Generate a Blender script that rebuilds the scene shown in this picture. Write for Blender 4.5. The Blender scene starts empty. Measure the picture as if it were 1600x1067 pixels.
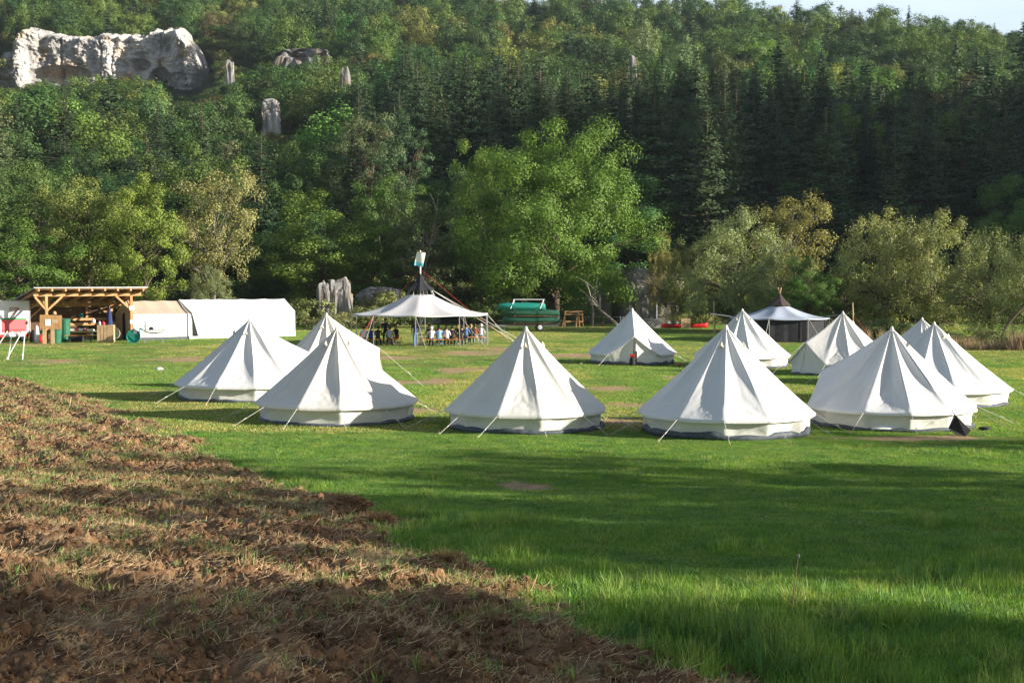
SUN_AZ_DEG, SKY, HAZE, EXPO = 103.0, .06, .00008, 1.25
SHADOWERS = [(40, 21, 16.5, 4.4, 'tree outside the right edge, second row'), (36, 14, 14.5, 5, 'tree outside the right edge, small one'), (44, -1.5, 22, 3.8, 'tree outside the right edge, nearest the camera'), (46, 30, 13, 2.4, 'tree outside the right edge, farthest one'), (46, 9, 18, 5, 'tree outside the right edge, behind the small one'), (44, 5.7, 17, 3.2, 'tree outside the right edge, third row'), (36, -4, 15, 4.5, 'tree outside the right edge, beside the camera')]
import bpy, bmesh, math, random
import numpy as np
from mathutils import Vector, Matrix
R = math.radians
random.seed(7)
RNG = np.random.default_rng(11)
scene = bpy.context.scene
COL = scene.collection
# ------------------------------------------------------------------ noise
def _hash(ix, iy, iz, seed):
    h = (ix * 374761393 + iy * 668265263 + iz * 1440662683 + seed * 974634777) & 0xffffffff
    h = ((h ^ (h >> 13)) * 1274126177) & 0xffffffff
    h = ((h ^ (h >> 16)) * 2246822519) & 0xffffffff
    return ((h ^ (h >> 15)) & 0xffffff) / float(0xffffff) * 2 - 1
def vnoise(x, y, z=0.0, seed=0):
    x, y, z = np.broadcast_arrays(np.asarray(x, float), np.asarray(y, float), np.asarray(z, float))
    ix, iy, iz = [np.floor(a).astype(np.int64) for a in (x, y, z)]
    fx, fy, fz = x - ix, y - iy, z - iz
    fx, fy, fz = [f * f * (3 - 2 * f) for f in (fx, fy, fz)]
    r = 0
    for dx in (0, 1):
        for dy in (0, 1):
            for dz in (0, 1):
                w = (fx if dx else 1 - fx) * (fy if dy else 1 - fy) * (fz if dz else 1 - fz)
                r = r + w * _hash(ix + dx, iy + dy, iz + dz, seed)
    return r
def fbm(x, y, z=0.0, seed=0, oct=4, gain=0.5):
    a, f, s = 1.0, 1.0, 0
    for k in range(oct):
        s = s + a * vnoise(np.asarray(x) * f + 17.3 * k, np.asarray(y) * f - 9.1 * k, np.asarray(z) * f, seed + k)
        a *= gain; f *= 2.03
    return s
def sm(t):
    t = np.clip(t, 0, 1); return t * t * (3 - 2 * t)
# ------------------------------------------------------------------ camera
CAMZ, FPX, PITCH = 4.6, 2100.0, math.atan(97.5 / 2100.0)
cam_d = bpy.data.cameras.new("camera"); cam = bpy.data.objects.new("camera", cam_d); COL.objects.link(cam)
cam.location = (0, 0, CAMZ); cam.rotation_euler = (math.pi / 2 - PITCH, 0, 0)
cam_d.sensor_width = 36; cam_d.lens = FPX / 1600 * 36; cam_d.clip_end = 4000; cam_d.clip_start = 0.2
scene.camera = cam
# ------------------------------------------------------------------ terrain
YF = 152.0
HP = np.array([[0, 0], [150, 0], [190, 4], [240, 15], [300, 31], [360, 45], [420, 58], [470, 75], [520, 91], [580, 99], [700, 100], [2000, 60]], float)
def ground(x, y):
    x = np.asarray(x, float); y = np.asarray(y, float)
    z = 1.9 * sm((33 - y) / 27.0)
    z = z + 0.06 * vnoise(x / 9, y / 9, seed=3) * sm((y - 4) / 10) * sm((150 - y) / 20)
    s = np.interp(x, [-260, -190, -100, 0, 50, 110, 190, 300], [1.24, 1.2, 1.16, 1.11, 1.07, 1.02, .95, .98])
    wob = 10 * vnoise(x / 60, y / 90, seed=5)
    hz = np.interp(y + wob, HP[:, 0], HP[:, 1]) * s
    hz = hz + sm((y - 200) / 150) * 5 * fbm(x / 70, y / 70, seed=8, oct=3)
    # cliff step on the left
    inx = sm((x + 172) / 10) * sm((-88 - x) / 10)
    hz = hz + inx * sm((y - 200) / 150) * (np.where(y < 432, -9 * sm((y - 330) / 60), 0) + np.where(y >= 432, np.clip(80 - hz, 0, 40) * sm((560 - y) / 60), 0))
    # unseen wooded spur added beyond the right edge, shaped to shade the right slope
    sp = 88 * np.exp(-((x - 245) / 92.0) ** 4) * sm((y - 98) / 36) * sm((320 - y) / 110)
    back = 40 * sm((-y - 80) / 120)
    return z + np.maximum(hz, sp) + back
def ray(px, py):
    dx = (px - 800) / FPX; dv = (533.5 - py) / FPX
    c, s = math.cos(PITCH), math.sin(PITCH)
    return Vector((dx, c + dv * s, -s + dv * c))
def P(px, py):
    "ground point seen at a pixel of the 1600 px photograph"
    d = ray(px, py); t0, t1 = 3.0, 900.0
    for t in np.geomspace(3, 900, 400):
        p = Vector((0, 0, CAMZ)) + d * float(t)
        if p.z < float(ground(p.x, p.y)): t1 = float(t); break
        t0 = float(t)
    for _ in range(30):
        m = (t0 + t1) / 2; p = Vector((0, 0, CAMZ)) + d * m
        if p.z < float(ground(p.x, p.y)): t1 = m
        else: t0 = m
    return Vector((p.x, p.y, float(ground(p.x, p.y))))
def XD(px, D): return (px - 800) / FPX * D
def ZD(py, D): return CAMZ + (436 - py) / FPX * D
# ------------------------------------------------------------------ materials
def nt(name):
    m = bpy.data.materials.new(name); m.use_nodes = True; t = m.node_tree
    return m, t, t.nodes, t.links, t.nodes['Principled BSDF']
def rgba(c): return (c[0], c[1], c[2], 1)
def mat(name, c, rough=.7, var=.15, scale=3.0, stretch=(1, 1, 1), bump=0.0, metal=0, c2=None, spec=.3, detail=5):
    m, t, N, L, b = nt(name)
    tc = N.new('ShaderNodeTexCoord'); mp = N.new('ShaderNodeMapping'); mp.inputs['Scale'].default_value = stretch
    L.new(tc.outputs['Object'], mp.inputs['Vector'])
    n = N.new('ShaderNodeTexNoise'); n.inputs['Scale'].default_value = scale; n.inputs['Detail'].default_value = detail
    L.new(mp.outputs[0], n.inputs['Vector'])
    r = N.new('ShaderNodeValToRGB'); r.color_ramp.elements[0].position = .3; r.color_ramp.elements[1].position = .7
    d = c2 if c2 else tuple(max(0, v * (1 - var)) for v in c)
    u = c if c2 else tuple(min(1, v * (1 + var)) for v in c)
    r.color_ramp.elements[0].color = rgba(d); r.color_ramp.elements[1].color = rgba(u)
    L.new(n.outputs['Fac'], r.inputs[0]); L.new(r.outputs[0], b.inputs['Base Color'])
    b.inputs['Roughness'].default_value = rough; b.inputs['Metallic'].default_value = metal
    b.inputs['Specular IOR Level'].default_value = spec
    if bump:
        bp = N.new('ShaderNodeBump'); bp.inputs['Strength'].default_value = bump; bp.inputs['Distance'].default_value = .05
        L.new(n.outputs['Fac'], bp.inputs['Height']); L.new(bp.outputs[0], b.inputs['Normal'])
    return m
def leaf_mat(name, trans=.3, objcol=True, base=(.07, .12, .02), vary=.35, rough=.6, tint=(1.15, 1.2, .55), gain=1.0):
    m, t, N, L, b = nt(name)
    oi = N.new('ShaderNodeObjectInfo'); at = N.new('ShaderNodeAttribute'); at.attribute_name = 'shade'
    hs = N.new('ShaderNodeHueSaturation')
    tn = N.new('ShaderNodeAttribute'); tn.attribute_name = 'tint'; tm = N.new('ShaderNodeMix'); tm.data_type = 'RGBA'; tm.blend_type = 'MULTIPLY'; tm.inputs[0].default_value = 1
    L.new(oi.outputs['Color'], tm.inputs[6]); L.new(tn.outputs['Color'], tm.inputs[7])
    if objcol: L.new(tm.outputs[2], hs.inputs['Color'])
    else: hs.inputs['Color'].default_value = rgba(base)
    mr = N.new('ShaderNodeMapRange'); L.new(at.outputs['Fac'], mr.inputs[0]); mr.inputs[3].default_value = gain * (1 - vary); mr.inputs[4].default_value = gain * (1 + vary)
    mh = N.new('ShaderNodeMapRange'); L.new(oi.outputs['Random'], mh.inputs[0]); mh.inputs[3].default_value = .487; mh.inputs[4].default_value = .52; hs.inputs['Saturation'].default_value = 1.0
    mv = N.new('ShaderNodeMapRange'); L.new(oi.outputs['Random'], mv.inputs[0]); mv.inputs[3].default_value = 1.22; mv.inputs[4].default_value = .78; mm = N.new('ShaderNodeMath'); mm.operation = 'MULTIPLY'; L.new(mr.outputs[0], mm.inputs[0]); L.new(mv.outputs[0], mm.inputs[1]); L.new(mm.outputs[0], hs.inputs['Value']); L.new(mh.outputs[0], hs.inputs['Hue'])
    L.new(hs.outputs[0], b.inputs['Base Color']); b.inputs['Roughness'].default_value = rough; b.inputs['Specular IOR Level'].default_value = .25
    tr = N.new('ShaderNodeBsdfTranslucent'); mx = N.new('ShaderNodeMix'); mx.data_type = 'RGBA'; mx.blend_type = 'MULTIPLY'; mx.inputs[0].default_value = 1
    L.new(hs.outputs[0], mx.inputs[6]); mx.inputs[7].default_value = (tint[0], tint[1], tint[2], 1); L.new(mx.outputs[2], tr.inputs['Color'])
    ms = N.new('ShaderNodeMixShader'); ms.inputs[0].default_value = trans
    L.new(b.outputs[0], ms.inputs[1]); L.new(tr.outputs[0], ms.inputs[2]); L.new(ms.outputs[0], N['Material Output'].inputs['Surface'])
    return m
M = {}
M['leaf'] = leaf_mat('leaf_foliage', .26, gain=1.4)
M['needle'] = leaf_mat('needle_foliage', .12, vary=.4, gain=1.3)
M['grass'] = leaf_mat('grass_blade', .4, rough=.5, vary=.45, tint=(1.2, 1.3, .5), gain=1.5)
M['dry'] = leaf_mat('dry_grass', .3, objcol=True, vary=.4, tint=(1.1, 1, .8))
M['bark'] = mat('bark', (.10, .075, .05), .9, .4, 6, (1, 1, .3), .6)
M['pinebark'] = mat('pine_bark', (.14, .08, .05), .9, .4, 6, (1, 1, .3), .6)
M['palebark'] = mat('pale_bark', (.17, .15, .12), .9, .3, 6, (1, 1, .3), .6)
M['wood'] = mat('larch_timber', (.42, .235, .10), .65, .25, 5, (1, 1, .2), .15)
M['woodpale'] = mat('pallet_wood', (.45, .31, .17), .75, .25, 5, (1, 1, .3), .15)
M['wooddark'] = mat('dark_timber', (.10, .055, .03), .8, .3, 5)
M['rope'] = mat('pale_rope', (.62, .6, .53), .8, .1)
M['redrope'] = mat('red_strap', (.42, .045, .025), .7, .15)
M['metal'] = mat('galvanised_steel', (.42, .43, .44), .4, .1, metal=.7)
M['white'] = mat('white_paint', (.76, .76, .75), .4, .04)
M['black'] = mat('black_cloth', (.022, .022, .025), .8, .3)
M['sheet'] = mat('blue_grey_groundsheet', (.07, .082, .095), .6, .35, 6, bump=.3)
M['greenplastic'] = mat('green_plastic', (.03, .13, .075), .4, .15)
M['teal'] = mat('teal_canoe', (.015, .20, .15), .4, .08)
M['green'] = mat('green_canoe', (.022, .085, .05), .4, .12)
M['red'] = mat('red_paint', (.5, .02, .015), .4, .1)
M['rubber'] = mat('tyre_rubber', (.03, .03, .03), .8, .1)
M['orange'] = mat('orange_bench_board', (.72, .26, .04), .45, .08)
M['paper'] = mat('paper', (.8, .8, .8), .7, .03)
M['concrete'] = mat('pale_concrete', (.34, .31, .26), .9, .2, 4, bump=.3)
M['skin'] = mat('skin', (.55, .32, .22), .55, .06)
M['pink'] = mat('pink_film', (.72, .12, .13), .4, .05)
M['greenpaint'] = mat('green_paint', (.03, .33, .1), .4, .05)
M['dkblue'] = mat('dark_blue', (.02, .035, .12), .6, .1)
def canvas_mat(name, c, dirt=.12):
    m, t, N, L, b = nt(name)
    g = N.new('ShaderNodeTexCoord')
    n = N.new('ShaderNodeTexNoise'); n.inputs['Scale'].default_value = 1.3; n.inputs['Detail'].default_value = 6
    L.new(g.outputs['Object'], n.inputs['Vector'])
    sx = N.new('ShaderNodeSeparateXYZ'); L.new(g.outputs['Object'], sx.inputs[0])
    mz = N.new('ShaderNodeMapRange'); L.new(sx.outputs['Z'], mz.inputs[0]); mz.inputs[1].default_value = 0; mz.inputs[2].default_value = .35; mz.inputs[3].default_value = .5; mz.inputs[4].default_value = 0
    ml = N.new('ShaderNodeMath'); ml.operation = 'MULTIPLY_ADD'; L.new(n.outputs['Fac'], ml.inputs[0]); ml.inputs[1].default_value = dirt * 4; 
    m2 = N.new('ShaderNodeMath'); m2.operation = 'MULTIPLY'; L.new(mz.outputs[0], m2.inputs[0]); m2.inputs[1].default_value = .3
    L.new(m2.outputs[0], ml.inputs[2])
    ms = N.new('ShaderNodeMath'); ms.operation = 'SUBTRACT'; L.new(ml.outputs[0], ms.inputs[0]); ms.inputs[1].default_value = dirt * 1.6; ms.use_clamp = True
    mx = N.new('ShaderNodeMix'); mx.data_type = 'RGBA'; L.new(ms.outputs[0], mx.inputs[0])
    oi = N.new('ShaderNodeObjectInfo'); mo = N.new('ShaderNodeMix'); mo.data_type = 'RGBA'; mo.blend_type = 'MULTIPLY'; mo.inputs[0].default_value = 1; mo.inputs[7].default_value = rgba(c); L.new(oi.outputs['Color'], mo.inputs[6]); L.new(mo.outputs[2], mx.inputs[6])
    mx.inputs[7].default_value = rgba((c[0] * .62, c[1] * .58, c[2] * .46))
    L.new(mx.outputs[2], b.inputs['Base Color']); b.inputs['Roughness'].default_value = .85; b.inputs['Specular IOR Level'].default_value = .15
    n2 = N.new('ShaderNodeTexNoise'); n2.inputs['Scale'].default_value = 5; n2.inputs['Detail'].default_value = 3; n2.inputs['Distortion'].default_value = .6
    L.new(g.outputs['Object'], n2.inputs['Vector'])
    bp = N.new('ShaderNodeBump'); bp.inputs['Strength'].default_value = .35; bp.inputs['Distance'].default_value = .03
    L.new(n2.outputs['Fac'], bp.inputs['Height']); L.new(bp.outputs[0], b.inputs['Normal'])
    tr = N.new('ShaderNodeBsdfTranslucent'); L.new(mx.outputs[2], tr.inputs['Color']); x = N.new('ShaderNodeMixShader'); x.inputs[0].default_value = .12
    L.new(b.outputs[0], x.inputs[1]); L.new(tr.outputs[0], x.inputs[2]); L.new(x.outputs[0], N['Material Output'].inputs['Surface'])
    return m
M['canvas'] = canvas_mat('cream_canvas', (.75, .745, .73), .11)
M['wall'] = canvas_mat('wall_canvas', (.73, .72, .66), .12)
M['whitetarp'] = canvas_mat('white_tarpaulin', (.84, .84, .86), .03)
M['beigetarp'] = canvas_mat('beige_tarpaulin', (.50, .40, .30), .05)
M['greycanvas'] = canvas_mat('pale_grey_canvas', (.60, .58, .58), .05)
M['bluecanvas'] = canvas_mat('blue_grey_canvas', (.42, .47, .56), .2)
M['vent'] = canvas_mat('vent_canvas', (.62, .56, .42), .05)
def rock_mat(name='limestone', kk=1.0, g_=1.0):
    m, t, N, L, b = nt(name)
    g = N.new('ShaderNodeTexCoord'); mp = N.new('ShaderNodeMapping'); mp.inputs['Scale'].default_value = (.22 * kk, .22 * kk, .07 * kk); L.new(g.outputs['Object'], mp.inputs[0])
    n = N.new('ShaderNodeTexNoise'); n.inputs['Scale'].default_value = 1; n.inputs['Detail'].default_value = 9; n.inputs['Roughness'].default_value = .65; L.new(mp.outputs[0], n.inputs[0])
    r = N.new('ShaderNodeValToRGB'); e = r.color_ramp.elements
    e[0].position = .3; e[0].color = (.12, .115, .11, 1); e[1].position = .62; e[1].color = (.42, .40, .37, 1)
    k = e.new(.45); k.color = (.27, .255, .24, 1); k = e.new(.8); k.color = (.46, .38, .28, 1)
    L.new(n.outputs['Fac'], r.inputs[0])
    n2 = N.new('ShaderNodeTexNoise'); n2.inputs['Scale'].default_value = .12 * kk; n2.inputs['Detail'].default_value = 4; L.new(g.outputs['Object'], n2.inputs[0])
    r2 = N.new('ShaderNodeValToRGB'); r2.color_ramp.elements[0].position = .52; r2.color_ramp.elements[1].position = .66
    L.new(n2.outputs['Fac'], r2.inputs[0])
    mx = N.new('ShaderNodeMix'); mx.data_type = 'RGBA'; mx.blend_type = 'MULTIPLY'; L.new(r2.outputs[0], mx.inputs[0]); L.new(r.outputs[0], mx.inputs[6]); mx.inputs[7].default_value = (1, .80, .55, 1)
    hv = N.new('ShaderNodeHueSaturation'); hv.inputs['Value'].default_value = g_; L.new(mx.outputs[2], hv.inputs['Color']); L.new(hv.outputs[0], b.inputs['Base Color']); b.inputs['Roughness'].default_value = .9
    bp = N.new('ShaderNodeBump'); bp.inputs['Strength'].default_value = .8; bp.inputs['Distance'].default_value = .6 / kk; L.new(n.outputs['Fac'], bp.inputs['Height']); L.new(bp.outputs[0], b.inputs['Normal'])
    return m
M['rock'] = rock_mat(g_=1.12); M['nearrock'] = rock_mat('near_limestone', 4.5, .66); M['sloperock'] = rock_mat('slope_limestone', 2.2, 1.1); M['shaderock'] = rock_mat('shaded_limestone', 2.2, .5)  # last one: slope limestone darkened in colour to stand for rocks in shade
# ------------------------------------------------------------------ object helpers
def tag(o, label=None, cat=None, group=None, kind=None):
    if label: o['label'] = label
    if cat: o['category'] = cat
    if group: o['group'] = group
    if kind: o['kind'] = kind
    return o
def empty(name, loc, rz=0, **k):
    o = bpy.data.objects.new(name, None); COL.objects.link(o); o.location = loc; o.rotation_euler = (0, 0, rz); o.empty_display_size = .2
    return tag(o, **k)
def mesh_np(name, V, F, mats=(), mi=None, smooth=False, shade=None):
    me = bpy.data.meshes.new(name); V = np.asarray(V, np.float32)
    if isinstance(F, np.ndarray):
        n, k = F.shape
        me.vertices.add(len(V)); me.vertices.foreach_set('co', V.ravel())
        me.loops.add(n * k); me.loops.foreach_set('vertex_index', F.ravel().astype(np.int32))
        me.polygons.add(n); me.polygons.foreach_set('loop_start', np.arange(0, n * k, k, dtype=np.int32))
        me.update(calc_edges=True)
    else: me.from_pydata(V.tolist(), [], F)
    for m in mats: me.materials.append(m)
    n = len(me.polygons)
    if mi is not None: me.polygons.foreach_set('material_index', np.asarray(mi, np.int32))
    me.polygons.foreach_set('use_smooth', np.full(n, bool(smooth)))
    if shade is not None:
        a = me.attributes.new('shade', 'FLOAT', 'POINT'); a.data.foreach_set('value', np.asarray(shade, np.float32))
        t = me.attributes.new('tint', 'FLOAT_COLOR', 'POINT'); t.data.foreach_set('color', np.ones(len(me.vertices) * 4, np.float32))
    me.update(); return me
def link(name, me, parent=None, **k):
    o = bpy.data.objects.new(name, me); COL.objects.link(o)
    if parent: o.parent = parent
    return tag(o, **k)
class MB:
    def __init__(s): s.V, s.F, s.mi, s.n = [], [], [], 0
    def add(s, V, F, mi=0):
        V = [tuple(v) for v in V]; s.V += V; s.F += [tuple(i + s.n for i in f) for f in F]; s.mi += [mi] * len(F); s.n += len(V); return s
    def box(s, c, d, rot=None, mi=0):
        h = [v / 2 for v in d]; V = []
        for z in (-1, 1):
            for x, y in ((-1, -1), (1, -1), (1, 1), (-1, 1)):
                v = Vector((x * h[0], y * h[1], z * h[2])); 
                if rot is not None: v = rot @ v
                V.append(v + Vector(c))
        return s.add(V, [(3, 2, 1, 0), (4, 5, 6, 7), (0, 1, 5, 4), (1, 2, 6, 5), (2, 3, 7, 6), (3, 0, 4, 7)], mi)
    def beam(s, p, q, w, h=None, mi=0, up=(0, 0, 1)):
        p, q = Vector(p), Vector(q); h = h or w; d = (q - p); L = d.length; d.normalize(); u = Vector(up)
        if abs(d.dot(u)) > .98: u = Vector((0, 1, 0))
        sx = d.cross(u).normalized(); u2 = sx.cross(d)
        rot = Matrix((sx, d, u2)).transposed()
        return s.box((p + q) / 2, (w, L, h), rot, mi)
    def tube(s, pts, rad, n=6, mi=0, caps=True):
        pts = [Vector(p) for p in pts]
        if not hasattr(rad, '__len__'): rad = [rad] * len(pts)
        V, F = [], []; prev = None
        for i, p in enumerate(pts):
            d = (pts[min(i + 1, len(pts) - 1)] - pts[max(i - 1, 0)]).normalized()
            a = prev if prev is not None else (Vector((1, 0, 0)) if abs(d.x) < .9 else Vector((0, 1, 0)))
            a = (a - d * a.dot(d)).normalized(); prev = a; b = d.cross(a)
            for k in range(n):
                t = 2 * math.pi * k / n; V.append(p + (a * math.cos(t) + b * math.sin(t)) * rad[i])
        for i in range(len(pts) - 1):
            for k in range(n): F.append((i * n + k, i * n + (k + 1) % n, (i + 1) * n + (k + 1) % n, (i + 1) * n + k))
        if caps: F.append(tuple(range(n))[::-1]); F.append(tuple(range((len(pts) - 1) * n, len(pts) * n)))
        return s.add(V, F, mi)
    def lathe(s, prof, n=16, mi=0, c=(0, 0, 0), axis='z', cap=True):
        V, F = [], []
        for r, z in prof:
            for k in range(n):
                t = 2 * math.pi * k / n; v = (r * math.cos(t), r * math.sin(t), z)
                if axis == 'x': v = (v[2], v[0], v[1])
                if axis == 'y': v = (v[0], v[2], v[1])
                V.append((v[0] + c[0], v[1] + c[1], v[2] + c[2]))
        for i in range(len(prof) - 1):
            for k in range(n): F.append((i * n + k, i * n + (k + 1) % n, (i + 1) * n + (k + 1) % n, (i + 1) * n + k))
        if cap: F.append(tuple(range(n))[::-1]); F.append(tuple(range((len(prof) - 1) * n, len(prof) * n)))
        return s.add(V, F, mi)
    def mesh(s, name, mats, smooth=False):
        if not isinstance(mats, (list, tuple)): mats = [mats]
        me = bpy.data.meshes.new(name); me.from_pydata([tuple(v) for v in s.V], [], s.F)
        for m in mats: me.materials.append(m)
        me.polygons.foreach_set('material_index', s.mi); me.polygons.foreach_set('use_smooth', [smooth] * len(s.F)); me.update()
        return me
    def build(s, name, mats, parent=None, smooth=False, **k): return link(name, s.mesh(name, mats, smooth), parent, **k)
def gn_scatter(name, pts, idx, scl, rot, protos, label, cat, tilt=None):
    "one countless mass: points of a mesh instanced by geometry nodes"
    me = bpy.data.meshes.new(name); pts = np.asarray(pts, np.float32); me.vertices.add(len(pts)); me.vertices.foreach_set('co', pts.ravel())
    for an, ty, dat in (('idx', 'INT', np.asarray(idx, np.int32)), ('scl', 'FLOAT_VECTOR', np.asarray(scl, np.float32)), ('rot', 'FLOAT_VECTOR', np.asarray(rot, np.float32))):
        a = me.attributes.new(an, ty, 'POINT'); a.data.foreach_set('vector' if ty == 'FLOAT_VECTOR' else 'value', dat.ravel())
    o = link(name, me, label=label, cat=cat, kind='stuff')
    c = bpy.data.collections.new(name + '_kinds')
    for i, p in enumerate(protos): p.name = '%s_%02d' % (name[:20] + '_kind', i); c.objects.link(p)
    g = bpy.data.node_groups.new(name, 'GeometryNodeTree'); N, L = g.nodes, g.links
    g.interface.new_socket('Geometry', in_out='INPUT', socket_type='NodeSocketGeometry'); g.interface.new_socket('Geometry', in_out='OUTPUT', socket_type='NodeSocketGeometry')
    gi, go = N.new('NodeGroupInput'), N.new('NodeGroupOutput')
    ip = N.new('GeometryNodeInstanceOnPoints'); ci = N.new('GeometryNodeCollectionInfo'); ci.inputs['Collection'].default_value = c
    ci.inputs['Separate Children'].default_value = True; ci.inputs['Reset Children'].default_value = True
    L.new(gi.outputs[0], ip.inputs['Points']); L.new(ci.outputs[0], ip.inputs['Instance']); ip.inputs['Pick Instance'].default_value = True
    def na(an, ty):
        n = N.new('GeometryNodeInputNamedAttribute'); n.data_type = ty; n.inputs['Name'].default_value = an; return n.outputs['Attribute']
    L.new(na('idx', 'INT'), ip.inputs['Instance Index']); L.new(na('scl', 'FLOAT_VECTOR'), ip.inputs['Scale'])
    er = N.new('FunctionNodeEulerToRotation'); L.new(na('rot', 'FLOAT_VECTOR'), er.inputs[0]); L.new(er.outputs[0], ip.inputs['Rotation'])
    L.new(ip.outputs[0], go.inputs[0])
    md = o.modifiers.new('scatter', 'NODES'); md.node_group = g
    return o
def proto(me, color=(1, 1, 1)):
    if 'tint' in me.attributes:
        me = me.copy(); me.attributes['tint'].data.foreach_set('color', np.tile(np.array(rgba(color), np.float32), len(me.vertices)))
    return bpy.data.objects.new('kind', me)

# ------------------------------------------------------------------ ground sheet
def axis(lo, hi, a, k, c=0.0):
    out = [c]; v = c
    while v < hi: v += a + k * abs(v - c); out.append(v)
    v = c; neg = []
    while v > lo: v -= a + k * abs(v - c); neg.append(v)
    return np.array(neg[::-1] + out)
gx = axis(-1500, 1500, .6, .018); gy = axis(-400, 1800, .6, .012, 20)
X, Y = np.meshgrid(gx, gy); Z = ground(X, Y)
nx, ny = len(gx), len(gy)
ii = np.arange(nx * ny).reshape(ny, nx)
F = np.stack([ii[:-1, :-1], ii[:-1, 1:], ii[1:, 1:], ii[1:, :-1]], -1).reshape(-1, 4)
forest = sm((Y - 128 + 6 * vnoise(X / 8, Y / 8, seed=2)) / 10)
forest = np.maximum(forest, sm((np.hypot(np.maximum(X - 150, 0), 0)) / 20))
# bare worn patches, as (px, py, radius along x in m, radius along y in m)
patches = [(660, 596, 1.8, 2.6), (622, 598, .8, 2.0), (952, 606, 1.5, 1.6), (748, 552, 1.9, 2.6), (560, 578, 1.4, 3), (85, 565, 1.7, 1.6), (285, 562, 2.2, 3), (-20, 538, 8, 1.6), (820, 760, .7, .8), (720, 578, 1.6, 2.0), (1000, 632, 1.5, .9), (870, 556, 3.5, 2.5), (690, 640, 2.2, 1.6), (960, 660, 1.6, 1.4), (450, 560, 3, 3), (1080, 590, 1.5, 2), (600, 560, 2.5, 3), (800, 545, 3, 3), (610, 640, 1.2, .8), (1400, 684, 2.5, .7)]
PT = [(P(a, b), c, d) for a, b, c, d in patches]
def bare_at(x, y):
    b = np.zeros_like(x, float)
    w = .55 * fbm(x / 1.1, y / 1.4, seed=95, oct=4)
    for p, rx, ry in PT: b = np.maximum(b, 1.25 * (1 - np.hypot((x - p.x) / (1.3 * rx), (y - p.y) / (1.3 * ry))) + w * (np.hypot((x - p.x) / (1.6 * rx), (y - p.y) / (1.6 * ry)) < 1))
    return b
# ploughed field outline -> boundary x for a given y
FB = [(0, 588), (130, 622), (250, 668), (340, 712), (480, 772), (560, 792), (612, 822), (660, 862), (735, 887), (785, 915), (850, 955), (920, 1003), (1000, 1030), (1050, 1064)]
fb = [P(a, b) for a, b in FB]
fy = np.array([p.y for p in fb][::-1]); fx = np.array([p.x for p in fb][::-1])
fy = np.concatenate([[-40, 4], fy, [90, 140]]); fx = np.concatenate([[14, fx[0] + 2.2], fx, [-42, -75]])
def field_in(x, y):
    "metres inside the ploughed field (negative outside)"
    e = np.interp(y, fy, fx) + .55 * vnoise(np.asarray(x) / 1.6, np.asarray(y) / 1.6, seed=31) + .35 * vnoise(np.asarray(x) / .4, np.asarray(y) / .4, seed=32)
    return np.minimum(.8 * (e - x) + .3, 78 - y)
def ground_mat():
    m, t, N, L, b = nt('meadow_ground')
    g = N.new('ShaderNodeNewGeometry')
    def noise(s, d=4, v=None, rough=.5):
        n = N.new('ShaderNodeTexNoise'); n.inputs['Scale'].default_value = s; n.inputs['Detail'].default_value = d; n.inputs['Roughness'].default_value = rough
        L.new(v or g.outputs['Position'], n.inputs['Vector']); return n.outputs['Fac']
    def ramp(f, a, ca, bb, cb):
        r = N.new('ShaderNodeValToRGB'); e = r.color_ramp.elements; e[0].position = a; e[1].position = bb; e[0].color = rgba(ca); e[1].color = rgba(cb); L.new(f, r.inputs[0]); return r.outputs[0]
    def mix(f, a, c):
        x = N.new('ShaderNodeMix'); x.data_type = 'RGBA'; L.new(f, x.inputs[0]); L.new(a, x.inputs[6]); L.new(c, x.inputs[7]); return x.outputs[2]
    gr = ramp(noise(.35, 5), .35, (.12, .185, .035), .65, (.19, .26, .06))
    fine = ramp(noise(14, 5, rough=.8), .3, (.45, .5, .4), .7, (1.25, 1.2, 1.15))
    x = N.new('ShaderNodeMix'); x.data_type = 'RGBA'; x.blend_type = 'MULTIPLY'; x.inputs[0].default_value = 1; L.new(gr, x.inputs[6]); L.new(fine, x.inputs[7]); gr = x.outputs[2]
    dry = ramp(noise(.5, 8, rough=.65), .46, (0, 0, 0), .66, (.75, .75, .75))
    yel = ramp(noise(3, 3), .3, (.22, .20, .06), .7, (.32, .24, .10))
    gr = mix(dry, gr, yel)
    soil = ramp(noise(5, 6), .3, (.26, .18, .09), .7, (.42, .30, .17))
    at = N.new('ShaderNodeAttribute'); at.attribute_name = 'bare'
    ad = N.new('ShaderNodeMath'); ad.operation = 'MULTIPLY_ADD'; L.new(noise(1.6, 7, rough=.7), ad.inputs[0]); ad.inputs[1].default_value = 1.5; L.new(at.outputs['Fac'], ad.inputs[2])
    r = N.new('ShaderNodeMapRange'); L.new(ad.outputs[0], r.inputs[0]); r.inputs[1].default_value = .98; r.inputs[2].default_value = 1.3
    gr = mix(r.outputs[0], gr, soil)
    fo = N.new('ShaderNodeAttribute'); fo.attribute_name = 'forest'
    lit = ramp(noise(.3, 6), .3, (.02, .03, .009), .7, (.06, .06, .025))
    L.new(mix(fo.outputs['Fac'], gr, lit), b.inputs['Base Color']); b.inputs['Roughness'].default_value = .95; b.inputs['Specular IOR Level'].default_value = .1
    bp = N.new('ShaderNodeBump'); bp.inputs['Strength'].default_value = .7; bp.inputs['Distance'].default_value = .06; L.new(noise(9, 6, rough=.75), bp.inputs['Height']); L.new(bp.outputs[0], b.inputs['Normal'])
    return m
me = mesh_np('ground', np.stack([X, Y, Z], -1).reshape(-1, 3), F, [ground_mat()], smooth=True)
a = me.attributes.new('forest', 'FLOAT', 'POINT'); a.data.foreach_set('value', forest.ravel().astype(np.float32))
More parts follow.
